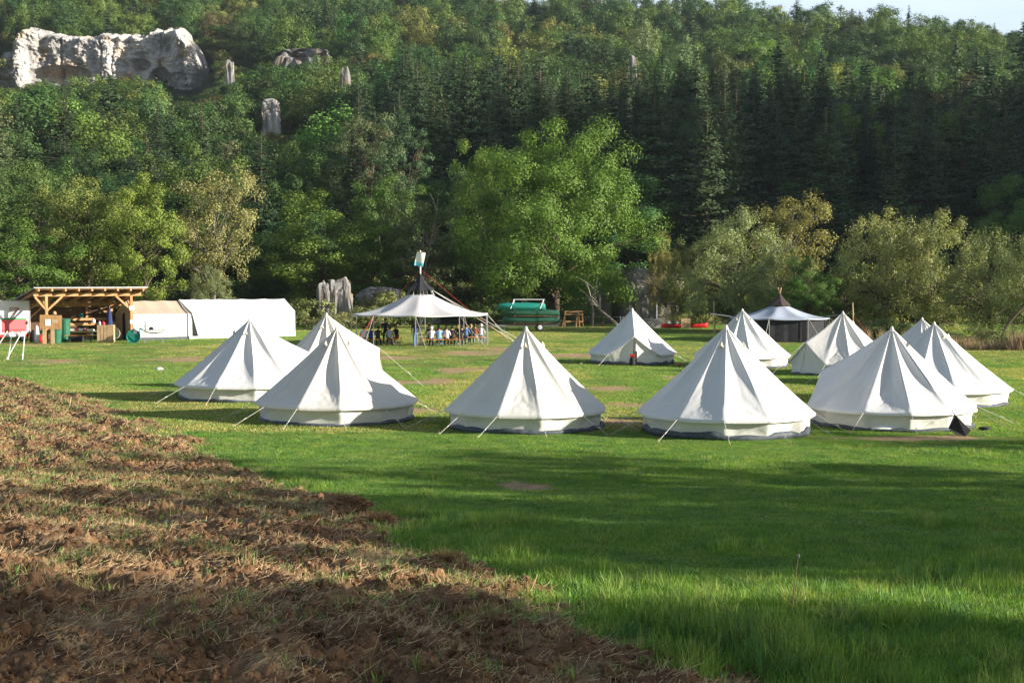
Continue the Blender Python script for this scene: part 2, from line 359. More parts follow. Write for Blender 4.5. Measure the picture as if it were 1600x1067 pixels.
a = me.attributes.new('bare', 'FLOAT', 'POINT'); a.data.foreach_set('value', np.maximum(bare_at(X, Y), 0).ravel().astype(np.float32))
link('ground', me, kind='structure')
# ------------------------------------------------------------------ ploughed field
rows = 620; cols = 460
ty = np.geomspace(6.5, 80, rows); tu = np.linspace(0, 1, cols)
YY = np.repeat(ty[:, None], cols, 1); xl = -.47 * YY - 3; xr = np.interp(YY, fy, fx) + 1.0
XX = xl + (xr - xl) * tu[None, :]
def soil_disp(x, y):
    s = x * .87 + y * .49
    fur = .04 * np.cos(2 * np.pi * (s + .3 * vnoise(x / 3, y / 3, seed=40)) / 1.1)
    cl = np.abs(fbm(x / .55, y / .55, seed=41, oct=3, gain=.55)); cl2 = np.abs(fbm(x / .13, y / .13, seed=47, oct=2))
    return fur + .085 * cl ** 1.3 + .045 * cl2 + .02 * np.abs(fbm(x / .05, y / .05, seed=49, oct=1)) + .05 * fbm(x / 2.2, y / 2.2, seed=45, oct=2)
ins = field_in(XX, YY)
ZZ = ground(XX, YY) - .09 + (.15 + soil_disp(XX, YY)) * sm((ins + .35) / 1.5)
ii = np.arange(rows * cols).reshape(rows, cols)
F = np.stack([ii[:-1, :-1], ii[:-1, 1:], ii[1:, 1:], ii[1:, :-1]], -1).reshape(-1, 4)
def soil_mat():
    m, t, N, L, b = nt('ploughed_soil')
    g = N.new('ShaderNodeNewGeometry')
    def noise(s, d=5, rough=.6):
        n = N.new('ShaderNodeTexNoise'); n.inputs['Scale'].default_value = s; n.inputs['Detail'].default_value = d; n.inputs['Roughness'].default_value = rough
        L.new(g.outputs['Position'], n.inputs['Vector']); return n.outputs['Fac']
    r = N.new('ShaderNodeValToRGB'); e = r.color_ramp.elements; e[0].position = .3; e[0].color = (.06, .028, .014, 1); e[1].position = .7; e[1].color = (.36, .205, .105, 1); L.new(noise(3.5, 8, .7), r.inputs[0])
    r2 = N.new('ShaderNodeValToRGB'); e = r2.color_ramp.elements; e[0].position = .52; e[1].position = .66; L.new(noise(1.1, 7, .75), r2.inputs[0])
    x = N.new('ShaderNodeMix'); x.data_type = 'RGBA'; L.new(r2.outputs[0], x.inputs[0]); L.new(r.outputs[0], x.inputs[6]); x.inputs[7].default_value = (.36, .26, .14, 1)
    L.new(x.outputs[2], b.inputs['Base Color']); b.inputs['Roughness'].default_value = .95; b.inputs['Specular IOR Level'].default_value = .1
    bp = N.new('ShaderNodeBump'); bp.inputs['Strength'].default_value = 1; bp.inputs['Distance'].default_value = .03; L.new(noise(30, 5, .7), bp.inputs['Height']); L.new(bp.outputs[0], b.inputs['Normal'])
    return m
M['soil'] = soil_mat()
link('ploughed_field', mesh_np('ploughed_field', np.stack([XX, YY, ZZ], -1).reshape(-1, 3), F, [M['soil']], smooth=False), kind='structure')
def soil_z(x, y): return ground(x, y) - .09 + (.15 + soil_disp(x, y)) * sm((field_in(x, y) + .35) / 1.5)
# clods
def lump(seed, n=2):
    bm = bmesh.new(); bmesh.ops.create_icosphere(bm, subdivisions=n, radius=1)
    V = np.array([v.co[:] for v in bm.verts]); f = np.array([[v.index for v in q.verts] for q in bm.faces]); bm.free()
    d = 1 + .35 * fbm(V[:, 0] * 1.5 + seed, V[:, 1] * 1.5, V[:, 2] * 1.5, seed=seed, oct=3)
    V = V * d[:, None]; V[:, 2] *= .75
    return mesh_np('clod', V, f, [M['soil']])
n = 26000
y = np.exp(RNG.uniform(np.log(8), np.log(60), n)); x = RNG.uniform(-.47, .35, n) * y
k = (field_in(x, y) > .05) & (vnoise(x / .8, y / .8, seed=50) > -.25); x, y = x[k], y[k]
s = RNG.uniform(.01, .035, len(x)) * (1 + (RNG.random(len(x)) > .95) * 1.2) * (.7 + y / 40)
gn_scatter('soil_clods', np.stack([x, y, soil_z(x, y) + s * .2], -1), RNG.integers(0, 4, len(x)), np.repeat(s[:, None], 3, 1), RNG.uniform(-3, 3, (len(x), 3)), [proto(lump(i + 1)) for i in range(4)], 'loose reddish brown clods strewn over the ploughed field', 'soil clods')
# the heap of dug-up roots at the corner of the field
# straw: thin pale stalks lying on the soil
n = 62000
y = np.exp(RNG.uniform(np.log(8), np.log(62), n)); x = RNG.uniform(-.47, .45, n) * y
dn = .55 * np.cos(2 * np.pi * (x * .87 + y * .49 + .3 * vnoise(x / 3, y / 3, seed=40)) / 1.1) + vnoise(x / 1.1, y / 1.1, seed=60) + .5 * vnoise(x / .3, y / .3, seed=61)
k = (field_in(x, y) > -.1) & (dn > RNG.uniform(-1.1, .8, n)); x, y = x[k], y[k]; n = len(x)
z = soil_z(x, y) + .012
L_ = RNG.uniform(.03, .13, n) * (1 + (RNG.random(n) > .9)) * (.75 + y / 40); w = .0004 + .00019 * y; a = RNG.uniform(0, np.pi, n) ** 1; a = np.where(RNG.random(n) < .25, RNG.normal(.6, .6, n), a)
el = np.abs(RNG.normal(0, .3, n))
d = np.stack([np.cos(a) * np.cos(el), np.sin(a) * np.cos(el), np.sin(el)], -1); c = np.stack([x, y, z + L_ * np.sin(el) * .4], -1)
sd = np.stack([-np.sin(a), np.cos(a), np.zeros(n) + .6], -1); sd /= np.linalg.norm(sd, axis=1)[:, None]
q = [c - d * L_[:, None] / 2 - sd * w[:, None], c + d * L_[:, None] / 2 - sd * w[:, None], c + d * L_[:, None] / 2 + sd * w[:, None], c - d * L_[:, None] / 2 + sd * w[:, None]]
V = np.stack(q, 1).reshape(-1, 3); F = np.arange(4 * n).reshape(-1, 4)
o = link('straw', mesh_np('straw', V, F, [M['dry']], shade=np.repeat(RNG.random(n), 4)), label='pale straw stalks scattered over the ploughed soil', cat='straw', kind='stuff'); o.color = (.52, .38, .21, 1)
# ------------------------------------------------------------------ grass
def tuft(seed, n, rad, h, wid, lean=.45, broad=0.0):
    r = np.random.default_rng(seed)
    bx, by = r.uniform(-rad, rad, n), r.uniform(-rad, rad, n)
    k = np.hypot(bx, by) < rad * (0.75 + .3 * r.random(n)); bx, by = bx[k], by[k]; n = len(bx)
    H = h * r.uniform(.35, 1.15, n); az = r.uniform(0, 2 * np.pi, n); ln = np.abs(r.normal(0, lean, n)) * H; w = wid * r.uniform(.6, 1.3, n)
    if broad: bb = r.random(n) < broad; w = np.where(bb, w * 3.2, w); H = np.where(bb, H * .6, H)
    fa = r.uniform(0, np.pi, n); sx, sy = np.cos(fa) * w, np.sin(fa) * w
    z0 = np.full(n, -.03)
    pts = []
    for t, ww in ((0, 1), (.55, .85), (1, .08)):
        cx = bx + np.cos(az) * ln * t ** 1.8; cy = by + np.sin(az) * ln * t ** 1.8; cz = z0 + (H + .03) * (t - .18 * t * t * (ln / H))
        pts += [np.stack([cx - sx * ww, cy - sy * ww, cz], -1), np.stack([cx + sx * ww, cy + sy * ww, cz], -1)]
    V = np.stack(pts, 1).reshape(-1, 3); b = np.arange(n) * 6
    F = np.concatenate([np.stack([b, b + 1, b + 3, b + 2], -1), np.stack([b + 2, b + 3, b + 5, b + 4], -1)])
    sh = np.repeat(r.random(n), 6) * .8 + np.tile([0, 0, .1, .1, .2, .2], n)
    return V, F, sh
def tuft_me(*a, m='grass', **k):
    V, F, sh = tuft(*a, **k); return mesh_np('tuft', V, F, [M[m]], shade=sh)
GC = [(.105, .185, .035), (.135, .215, .04), (.075, .145, .045), (.20, .24, .07)]
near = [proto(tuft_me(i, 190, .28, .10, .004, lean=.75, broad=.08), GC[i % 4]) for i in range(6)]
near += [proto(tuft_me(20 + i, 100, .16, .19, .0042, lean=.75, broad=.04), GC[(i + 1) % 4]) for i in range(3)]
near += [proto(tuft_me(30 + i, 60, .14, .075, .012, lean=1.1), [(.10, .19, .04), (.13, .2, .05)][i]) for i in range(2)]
def scat(n, y0, y1, side=.44):
    y = np.sqrt(RNG.uniform(y0 * y0, y1 * y1, n)); x = RNG.uniform(-side, side, n) * y + RNG.uniform(-1, 1, n) * .6; return x, y
pp, ix, sc, rt = [], [], [], []
for n, y0, y1, hi in ((9000, 6.5, 20, 1.0), (16000, 20, 40, .8)):
    x, y = scat(n, y0, y1); k = (field_in(x, y) < -.1 + .35 * RNG.exponential(1, n) * (RNG.random(n) < .6)) & (bare_at(x, y) < .3); x, y = x[k], y[k]; n = len(x)
    cl = .75 + .5 * fbm(x / 1.6, y / 1.6, seed=70, oct=3) + .3 * vnoise(x / .5, y / .5, seed=78)
    edge = np.exp(-np.abs(field_in(x, y) + .3) / .5)
    hs = np.clip(cl * hi * np.interp(y, [6, 22, 34, 40], [1.15, 1.0, .75, .55]) + .5 * edge, .3, 1.8)
    i = np.where(RNG.random(n) < np.where(cl > 1.0, .3, .06) + edge * .2, RNG.integers(6, 9, n), RNG.integers(0, 6, n))
    hs = np.where(i > 5, hs * .9, hs); i = np.where(RNG.random(n) < .05 + .12 * (fbm(x / .9, y / .9, seed=79, oct=2) > .5), RNG.integers(9, 11, n), i)
    wd = np.full(n, 1.0 if y0 < 15 else 1.15)
    pp.append(np.stack([x, y, ground(x, y)], -1)); ix.append(i); sc.append(np.stack([wd, wd, hs], -1)); rt.append(np.stack([np.zeros(n), np.zeros(n), RNG.uniform(0, 6.28, n)], -1))
# weeds and tufts growing through the ploughed soil
x, y = scat(42000, 7, 60, .47); k = (field_in(x, y) > 0) & (fbm(x / 1.1, y / 1.6, seed=77, oct=4) > RNG.uniform(-.8, 1.2, len(x)) - .9 * np.exp(-field_in(x, y) / .35)); x, y = x[k], y[k]; n = len(x)
W = [proto(tuft_me(40 + i, 26, .13, .12, .0036, lean=1.0, broad=.1), [(.17, .22, .07), (.14, .20, .08), (.28, .26, .11), (.36, .27, .14), (.12, .19, .06)][i]) for i in range(5)]
gn_scatter('grass_weeds', np.stack([x, y, soil_z(x, y) - .01], -1), RNG.integers(0, 5, n), np.stack([.8 + y / 60] * 2 + [RNG.uniform(.5, 1.3, n)], -1), np.stack([np.zeros(n), np.zeros(n), RNG.uniform(0, 6.28, n)], -1), W, 'sparse green weeds growing through the ploughed soil', 'weeds')
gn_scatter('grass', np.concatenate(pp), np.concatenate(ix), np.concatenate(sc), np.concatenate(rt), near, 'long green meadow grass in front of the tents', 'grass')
far = [proto(tuft_me(60 + i, 150, .45, .06, .009, lean=.7, broad=.1), GC[i % 4]) for i in range(5)]
far += [proto(tuft_me(70 + i, 90, .4, .06, .009, lean=.7, broad=.1), (.30, .25, .10)) for i in range(2)]
x, y = scat(17000, 40, 70); x2, y2 = scat(16000, 70, 135); x, y = np.concatenate([x, x2]), np.concatenate([y, y2])
k = (field_in(x, y) < .05) & (bare_at(x, y) < RNG.uniform(.1, .6, len(x))); x, y = x[k], y[k]; n = len(x)
cl = fbm(x / 2.5, y / 2.5, seed=72, oct=3); i = np.where(RNG.random(n) < .12 + .5 * (fbm(x / 6, y / 9, seed=75, oct=4) > .25), RNG.integers(5, 7, n), RNG.integers(0, 5, n))
hs = np.clip(.75 + .45 * cl, .25, 1.6); s = 1 + y / 110
gn_scatter('meadow_grass', np.stack([x, y, ground(x, y)], -1), i, np.stack([s, s, hs], -1), np.stack([np.zeros(n), np.zeros(n), RNG.uniform(0, 6.28, n)], -1), far, 'short trodden grass of the camping meadow around the tents', 'grass')
# tall dry grass along the right edge of the meadow
Dg = [proto(tuft_me(90 + i, 60, .3, 1.0, .012, lean=.25, m='dry'), [(.36, .25, .15), (.42, .30, .19), (.22, .22, .08)][i]) for i in range(3)]
n = 1500; x = RNG.uniform(24, 50, n); y = 90 - (x - 30) * .75 + RNG.uniform(-3.5, 4.5, n) * (.4 + (x - 24) / 20); k = fbm(x / 2, y / 2, seed=93, oct=3) > RNG.uniform(-.9, .5, n) - (x - 30) * .03; x, y = x[k], y[k]; n = len(x)
gn_scatter('dry_grass', np.stack([x, y, ground(x, y)], -1), RNG.integers(0, 3, n), np.stack([np.full(n, 1.2)] * 2 + [np.clip(.8 + .5 * fbm(x / 1.5, y / 1.5, seed=94, oct=3) + RNG.normal(0, .2, n), .25, 1.6)], -1), np.stack([RNG.normal(0, .12, n), RNG.normal(0, .12, n), RNG.uniform(0, 6.28, n)], -1), Dg, 'tall pinkish dry grass along the meadow edge below the willows', 'dry grass')

# ------------------------------------------------------------------ trees
def leaf_quads(C, Nn, size, r, asp=.62):
    n = len(C); t = r.normal(size=(n, 3)); t -= Nn * np.sum(t * Nn, 1)[:, None]; t /= np.linalg.norm(t, axis=1)[:, None] + 1e-9
    b = np.cross(Nn, t); s = (size * r.uniform(.6, 1.35, n))[:, None]
    V = np.stack([C - t * s * .5, C + b * s * .5 * asp, C + t * s * .5, C - b * s * .5 * asp], 1).reshape(-1, 3)
    return V, np.arange(4 * n).reshape(-1, 4)
def unit(v): return v / (np.linalg.norm(v, axis=-1, keepdims=True) + 1e-9)
def crown_points(r, H, base, RX, ncl, seed, top=.5, lob=.35, shell=.5):
    "clump centres in an uneven crown; heights from base*H to H"
    d = unit(r.normal(size=(ncl * 3, 3))); d = d[:ncl]
    rad = (1 - (1 - shell) * r.random(ncl) ** 1.6)
    lobe = 1 + lob * vnoise(d[:, 0] * 2.1 + seed, d[:, 1] * 2.1, d[:, 2] * 2.1, seed=seed)
    zc = (base + (1 - base) * (.5 if top is None else top)) * H; hz_up = H - zc; hz_dn = zc - base * H
    z = zc + np.where(d[:, 2] > 0, hz_up, hz_dn) * d[:, 2] * rad * np.clip(lobe, .7, 1.06) * .93
    x = RX * d[:, 0] * rad * lobe; y = RX * d[:, 1] * rad * lobe
    return np.stack([x, y, z], -1)
def broadleaf(seed, H=18, RX=5.5, base=.15, ncl=90, per=150, leaf=.34, clr=1.15, top=.5, lob=.35, trunk_r=.32, flat=.75, limbs=16, bark='bark', lean=0, shell=.5, sparse=0, nr=.38):
    r = np.random.default_rng(seed)
    CP = crown_points(r, H, base, RX, ncl, seed, top, lob, shell)
    cr = clr * r.uniform(.6, 1.35, ncl)
    idx = np.repeat(np.arange(ncl), per); n = len(idx)
    d = unit(r.normal(size=(n, 3))); u = r.uniform(.25, 1, n) ** .6
    off = d * (cr[idx] * u)[:, None]; off[:, 2] *= flat
    off += (r.normal(size=(n, 3)) * .16 * clr)
    C = CP[idx] + off; C[:, 2] = np.maximum(C[:, 2], .15)
    outw = unit(CP[idx] - np.array([0, 0, H * .5]))
    Nn = unit(d * .95 + outw * .45 + np.array([0, 0, .3]) + r.normal(size=(n, 3)) * nr)
    V, F = leaf_quads(C, Nn, np.full(n, leaf), r)
    cs = r.random(ncl); sh = np.repeat(np.clip(cs[idx] * .55 + r.random(n) * .45, 0, 1), 4)
    mb = MB(); ls = []
    bend = Vector((lean * H * .1, 0, 0)); th = H * min(.8, base + .5)
    tp = [Vector((bend.x * t * t + .15 * math.sin(t * 5 + seed), .15 * math.cos(t * 4 + seed) - .15, th * t - .3 * (t == 0))) for t in (0, .15, .35, .6, .8, 1)]
    mb.tube(tp, [trunk_r * 1.35, trunk_r, trunk_r * .8, trunk_r * .55, trunk_r * .35, trunk_r * .12], 8)
    order = r.permutation(ncl)[:limbs]
    for j in order:
        c = Vector(CP[j].tolist()); t = min(.95, max(.2, (c.z / th) * .62)); a = tp[0].lerp(tp[-1], t); a = Vector((bend.x * t * t, 0, th * t))
        m = a.lerp(c, .5) + Vector((r.normal() * .3, r.normal() * .3, .25 * (c - a).length * .4))
        k = trunk_r * (1 - t) * .5 + .03
        mb.tube([a, a.lerp(m, .6), m, m.lerp(c, .6), c], [k, k * .8, k * .6, k * .4, k * .15], 5, caps=False)
        for q in range(2):
            e = c + Vector((r.normal(), r.normal(), r.normal() * .7)) * clr
            mb.tube([m, (m + e) / 2 + Vector((0, 0, .2)), e], [k * .45, k * .3, k * .08], 4, caps=False)
    return mesh_np('crown', V, F, [M['leaf']], shade=sh), mb.mesh('trunk', M[bark], True)
def spruce(seed, H=28, RX=3.6, base=.1, step=.5, card=.6, nb=9, dens=1.0):
    r = np.random.default_rng(seed); hs = []
    z = base * H
    while z < H * .985: hs.append(z); z += step * r.uniform(.75, 1.3) * (1.15 - .5 * z / H)
    C, Nn, S = [], [], []; mb = MB(); mb.tube([(0, 0, -.4), (0, 0, H * .5), (0, 0, H * .98)], [.3, .19, .03], 7)
    for z in hs:
        f = 1 - (z / H - base) / (1 - base); Lr = RX * (f ** .78) * min(1, .45 + (1 - f) * 4) + .18
        for b in range(nb if f > .15 else 5):
            az = r.uniform(0, 6.283); L = Lr * r.uniform(.55, 1.15); dr = -.15 - .35 * r.random() + .35 * (1 - f)
            m = max(3, int(L / card * 3.2 * dens)); t = (np.arange(m) + r.random(m)) / m
            ca, sa = math.cos(az), math.sin(az); side = r.normal(size=m) * .22 * L * (1 - t * .6)
            x = ca * L * t - sa * side; y = sa * L * t + ca * side
            zz = z + L * (dr * t + .22 * t * t) - np.abs(side) * .25 - r.random(m) * card * .35
            C.append(np.stack([x, y, zz], -1)); Nn.append(np.stack([ca * .8 + r.normal(size=m) * .25, sa * .8 + r.normal(size=m) * .25, np.full(m, .6) + r.normal(size=m) * .2], -1)); S.append(np.full(m, card * (.75 if f > .2 else .5)))
            if b % 3 == 0 and f > .1: mb.tube([(0, 0, z), (ca * L * .8, sa * L * .8, z + L * (dr * .8 + .14))], [.05, .012], 3, caps=False)
    C = np.concatenate(C); Nn = unit(np.concatenate(Nn)); S = np.concatenate(S)
    V, F = leaf_quads(C, Nn, S, r, .55)
    return mesh_np('crown', V, F, [M['needle']], shade=np.repeat(r.random(len(C)), 4)), mb.mesh('trunk', M['bark'], True)
def joined(a, b):
    "crown and trunk in one mesh, for the uncountable far wood only"
    va = np.empty(len(a.vertices) * 3, np.float32); a.vertices.foreach_get('co', va); vb = np.empty(len(b.vertices) * 3, np.float32); b.vertices.foreach_get('co', vb)
    F = [tuple(p.vertices) for p in a.polygons] + [tuple(i + len(a.vertices) for i in p.vertices) for p in b.polygons]
    sh = np.empty(len(a.vertices), np.float32); a.attributes['shade'].data.foreach_get('value', sh)
    mi = [0] * len(a.polygons) + [1] * len(b.polygons)
    return mesh_np('far_tree', np.concatenate([va, vb]).reshape(-1, 3), F, [a.materials[0], b.materials[0]], mi=mi, shade=np.concatenate([sh, np.zeros(len(b.vertices), np.float32)]))
def put_tree(kind, meshes, x, y, H, W, color, label, group=None, refH=18, refR=5.5, rz=None, z=None):
    s = H / refH; w = W / refR
    o = empty(kind, (x, y, (float(ground(x, y)) if z is None else z)), rz if rz is not None else random.uniform(0, 6.28), label=label, cat='tree' if 'shrub' not in kind else 'shrub', group=group)
    o.scale = (w, w, s)
    c = link('crown', meshes[0], o); c.color = rgba(color); link('trunk', meshes[1], o)
    return o
def jit(c, a=.15):
    k = 1 + random.uniform(-a, a); return tuple(v * k * (1 + random.uniform(-a, a) * .4) for v in c)
# ---- near trees seen one by one
BIG = broadleaf(101, 24, 10.0, .0, 190, 560, .25, 1.75, .42, .5, .5, .75, 40, shell=.6, nr=.28)
NB = [broadleaf(110 + i, 18, 5.5, .05, 80, 330, .24, 1.2, .48, .5, .3, .7, 20) for i in range(4)]
WL = [broadleaf(120 + i, 11, 5.5, .0, 150, 170, .20, .95, .42, .45, .28, .8, 26, bark='bark') for i in range(3)]
OL = broadleaf(130, 18, 4.6, .12, 100, 120, .24, .95, .52, .75, .3, .85, 30, bark='palebark')
PN = [broadleaf(140 + i, 20, 3.6, .38, 62, 170, .2, .95, .6, .5, .2, .45, 12, bark='pinebark', lean=.8) for i in range(2)]
SP = [spruce(150 + i, 28, 3.7 + .4 * i, .12, card=.45, dens=1.15) for i in range(4)]
BU = [broadleaf(160 + i, 3, 2.0, .0, 34, 90, .17, .5, .45, .4, .07, .8, 10) for i in range(2)]
G1, G2, G3, G4, G5 = (.085, .135, .022), (.06, .10, .022), (.14, .18, .03), (.17, .165, .06), (.11, .125, .05)
def near_tree(kind, m, px, D, top, hw, color, label, refH, refR, group=None):
    x = XD(px, D); z = float(ground(x, D)); H = ZD(top, D) - z
    return put_tree(kind, m, x, D, H, hw * D / FPX, color, label, group, refH, refR)
NEAR = []
def nt_(*a, **k): NEAR.append(near_tree(*a, **k))
nt_('broadleaf_tree', NB[0], 30, 124, 322, 88, G1, 'full dark green tree behind the white box trailer', 18, 5.5)
nt_('broadleaf_tree', NB[1], 138, 130, 248, 82, (.10, .125, .03), 'tall olive green tree rising behind the wooden shelter', 18, 5.5)
nt_('broadleaf_tree', NB[2], 228, 125, 262, 62, G3, 'bright yellow green tree at the right end of the shelter roof', 18, 5.5)
nt_('willow_tree', OL, 335, 130, 236, 62, G4, 'tall pale olive yellow tree with loose crown behind the white frame tents', 18, 4.6)
nt_('willow_shrub', WL[0], 330, 121, 412, 38, (.13, .145, .06), 'greyish bushy willow just above the frame tent roofs', 11, 5.5)
nt_('broadleaf_tree', NB[3], 500, 142, 298, 92, (.09, .14, .022), 'broad green tree above the pale rock tower', 18, 5.5)
nt_('broadleaf_tree', NB[0], 580, 146, 330, 60, (.10, .15, .025), 'green tree behind the flag of the round canopy', 18, 5.5)
nt_('broadleaf_tree', OL, 662, 143, 292, 60, (.11, .125, .045), 'thin greyish tree with bare limbs left of the great tree', 18, 4.6)
nt_('broadleaf_tree', BIG, 866, 138, 180, 134, (.09, .15, .022), 'largest bright green tree in the middle, towering over the canoe trailer', 24, 10)
nt_('broadleaf_tree', NB[2], 752, 146, 208, 50, (.09, .15, .025), 'slender green tree joined to the left side of the great tree', 18, 5.5)
nt_('broadleaf_tree', NB[1], 318, 168, 196, 85, G2, 'wide dark green tree over the pale olive willow', 18, 5.5)
nt_('broadleaf_tree', NB[3], 460, 172, 222, 60, (.05, .09, .022), 'rounded dark green tree below the small rock pillar', 18, 5.5)
nt_('broadleaf_tree', NB[0], 50, 160, 230, 85, (.10, .14, .035), 'green tree on the lower slope at the left edge', 18, 5.5)
nt_('broadleaf_tree', NB[2], 425, 150, 360, 45, (.06, .10, .022), 'low dark tree behind the right end of the frame tents', 18, 5.5)
nt_('pine_tree', PN[0], 572, 172, 172, 48, (.10, .125, .055), 'greyish pine with reddish trunk left of its greener twin', 20, 3.6)
nt_('pine_tree', PN[1], 628, 168, 182, 42, (.085, .13, .055), 'pointed blue green pine with orange trunk above the flag', 20, 3.6)
nt_('pine_tree', PN[1], 1035, 195, 146, 34, (.05, .085, .035), 'pine with rounded dark crown right of the great tree', 20, 3.6)
nt_('pine_tree', PN[0], 1105, 190, 150, 40, (.05, .085, .035), 'second rounded pine in front of the dark spruces', 20, 3.6)
WG = (.17, .195, .08)
nt_('willow_tree', WL[1], 1082, 130, 362, 56, (.10, .115, .035), 'brownish olive willow right of the blue grey rock wall', 11, 5.5)
nt_('willow_tree', WL[2], 1035, 138, 358, 26, (.17, .15, .05), 'small yellowing tree touching the great tree', 11, 5.5)
nt_('willow_tree', WL[0], 1150, 120, 325, 78, WG, 'grey green willow behind the wooden tent pole', 11, 5.5)
nt_('willow_tree', OL, 1228, 128, 284, 56, (.21, .18, .06), 'yellow topped willow standing above the others', 18, 4.6)
nt_('willow_tree', WL[2], 1215, 117, 372, 62, WG, 'grey green willow behind the dark round tent', 11, 5.5)
nt_('willow_shrub', NB[3], 1262, 111, 402, 44, (.06, .12, .02), 'deep green shrub right of the dark round tent', 18, 5.5)
nt_('willow_tree', WL[1], 1385, 113, 304, 72, (.17, .185, .07), 'tall silvery willow above the two rear bell tents', 11, 5.5)
nt_('willow_tree', WL[0], 1462, 111, 328, 72, (.165, .18, .065), 'silvery willow directly above the two overlapping right tents', 11, 5.5)
nt_('willow_tree', WL[2], 1545, 104, 350, 66, (.165, .18, .065), 'silvery willow near the right edge with dark leaning limb', 11, 5.5)
nt_('willow_tree', WL[1], 1612, 99, 332, 52, (.17, .185, .07), 'silvery willow cut by the right edge of the picture', 11, 5.5)
nt_('broadleaf_tree', NB[1], 1322, 212, 138, 62, (.10, .155, .03), 'light green broadleaf rising among the spruces above the silvery willows', 18, 5.5)
nt_('broadleaf_tree', NB[2], 1500, 214, 148, 55, (.10, .15, .03), 'light green broadleaf among the spruces near the right edge', 18, 5.5)
nt_('willow_tree', WL[2], 1320, 117, 392, 50, (.11, .135, .04), 'low willow in the gap left of the tallest silvery one', 11, 5.5)
nt_('shrub', BU[0], 572, 132, 452, 30, (.15, .16, .055), 'olive bush growing up the low cliff left of the canopy mast', 3, 2)
nt_('shrub', BU[1], 612, 131, 446, 34, (.14, .16, .05), 'olive bush on the low cliff right behind the canopy roof', 3, 2)
nt_('shrub', BU[0], 552, 127, 478, 22, (.13, .15, .05), 'small olive bush at the right foot of the pale rock tower', 3, 2)
lab = ['leafy shrub left of the pale rock tower', 'grassy shrub at the foot of the pale rock tower', 'shrub under the left side of the round canopy', 'shrub on the rock bank behind the canopy', 'low shrub behind the canoe trailer', 'low shrub behind the wooden trestle', 'shrub behind the red canoe', 'shrub right of the second tent pole', 'low shrub below the right willows', 'low shrub at the right end of the meadow']
for (px, D, hp, c), l in zip([(478, 127, 3.2, (.13, .15, .05)), (520, 122, 1.8, (.16, .16, .06)), (575, 124, 2.4, (.14, .15, .05)), (640, 128, 3.4, (.11, .14, .04)), (770, 133, 3.2, G2), (905, 134, 2.6, G2), (1090, 128, 2.6, (.12, .14, .04)), (1360, 106, 1.8, (.12, .15, .05)), (1440, 100, 1.6, (.10, .13, .04)), (1560, 92, 1.5, (.1, .13, .04))], lab):
    x = XD(px, D); put_tree('shrub', BU[px % 2], x, D, hp, 2.6, c, l, None, 3, 2.0)
# ---- trees standing beyond the right edge of the picture, whose long shadows cross the meadow
SH = [broadleaf(170 + i, 16, 4.5, .12, 60, 110, .42, 1.25, .5, .5, .3, .75, 12) for i in range(2)]
for k, (x, y, h, w, l) in enumerate(SHADOWERS):
    put_tree('roadside_tree', SH[k % 2], x, y, h, w, G1, l, 'trees standing outside the picture to the right', 16, 4.5, rz=k * 1.3)
# ---- hillside
FB_ = [broadleaf(180 + i, 14, 4.6, .02, 40, 120, .42, 1.5, .5, .45, .2, .85, 4) for i in range(5)]
FS = [spruce(190 + i, 26, 3.8, .08, .9, .9, 9, .9) for i in range(4)]
ROCKWIN = [(4, 338, [(0, 138), (40, 148), (60, 126), (110, 136), (170, 122), (235, 130), (255, 158), (300, 160), (340, 150)], 432), (404, 446, [(404, 205), (446, 216)], 300), (350, 374, [(350, 124), (374, 124)], 380), (430, 520, [(430, 102), (520, 96)], 400), (530, 556, [(530, 130), (556, 130)], 330), (976, 994, [(976, 100), (994, 100)], 330), (1296, 1312, [(1296, 82), (1312, 82)], 330)]
AUT = [((.045, .085, .024), 6), ((.07, .12, .026), 5), ((.10, .145, .03), 3), ((.135, .145, .038), 1.3), ((.14, .12, .04), .35), ((.10, .08, .04), .25), ((.09, .11, .045), 1.5)]
AW = [a[1] for a in AUT]
pts = []; cell = {}
def far_ok(x, y, d):
    cx, cy = int(x // 8), int(y // 8)
    for i in range(cx - 1, cx + 2):
        for j in range(cy - 1, cy + 2):
            for q in cell.get((i, j), ()):
                if (q[0] - x) ** 2 + (q[1] - y) ** 2 < d * d: return False
    cell.setdefault((cx, cy), []).append((x, y)); return True
rr = random.Random(5)
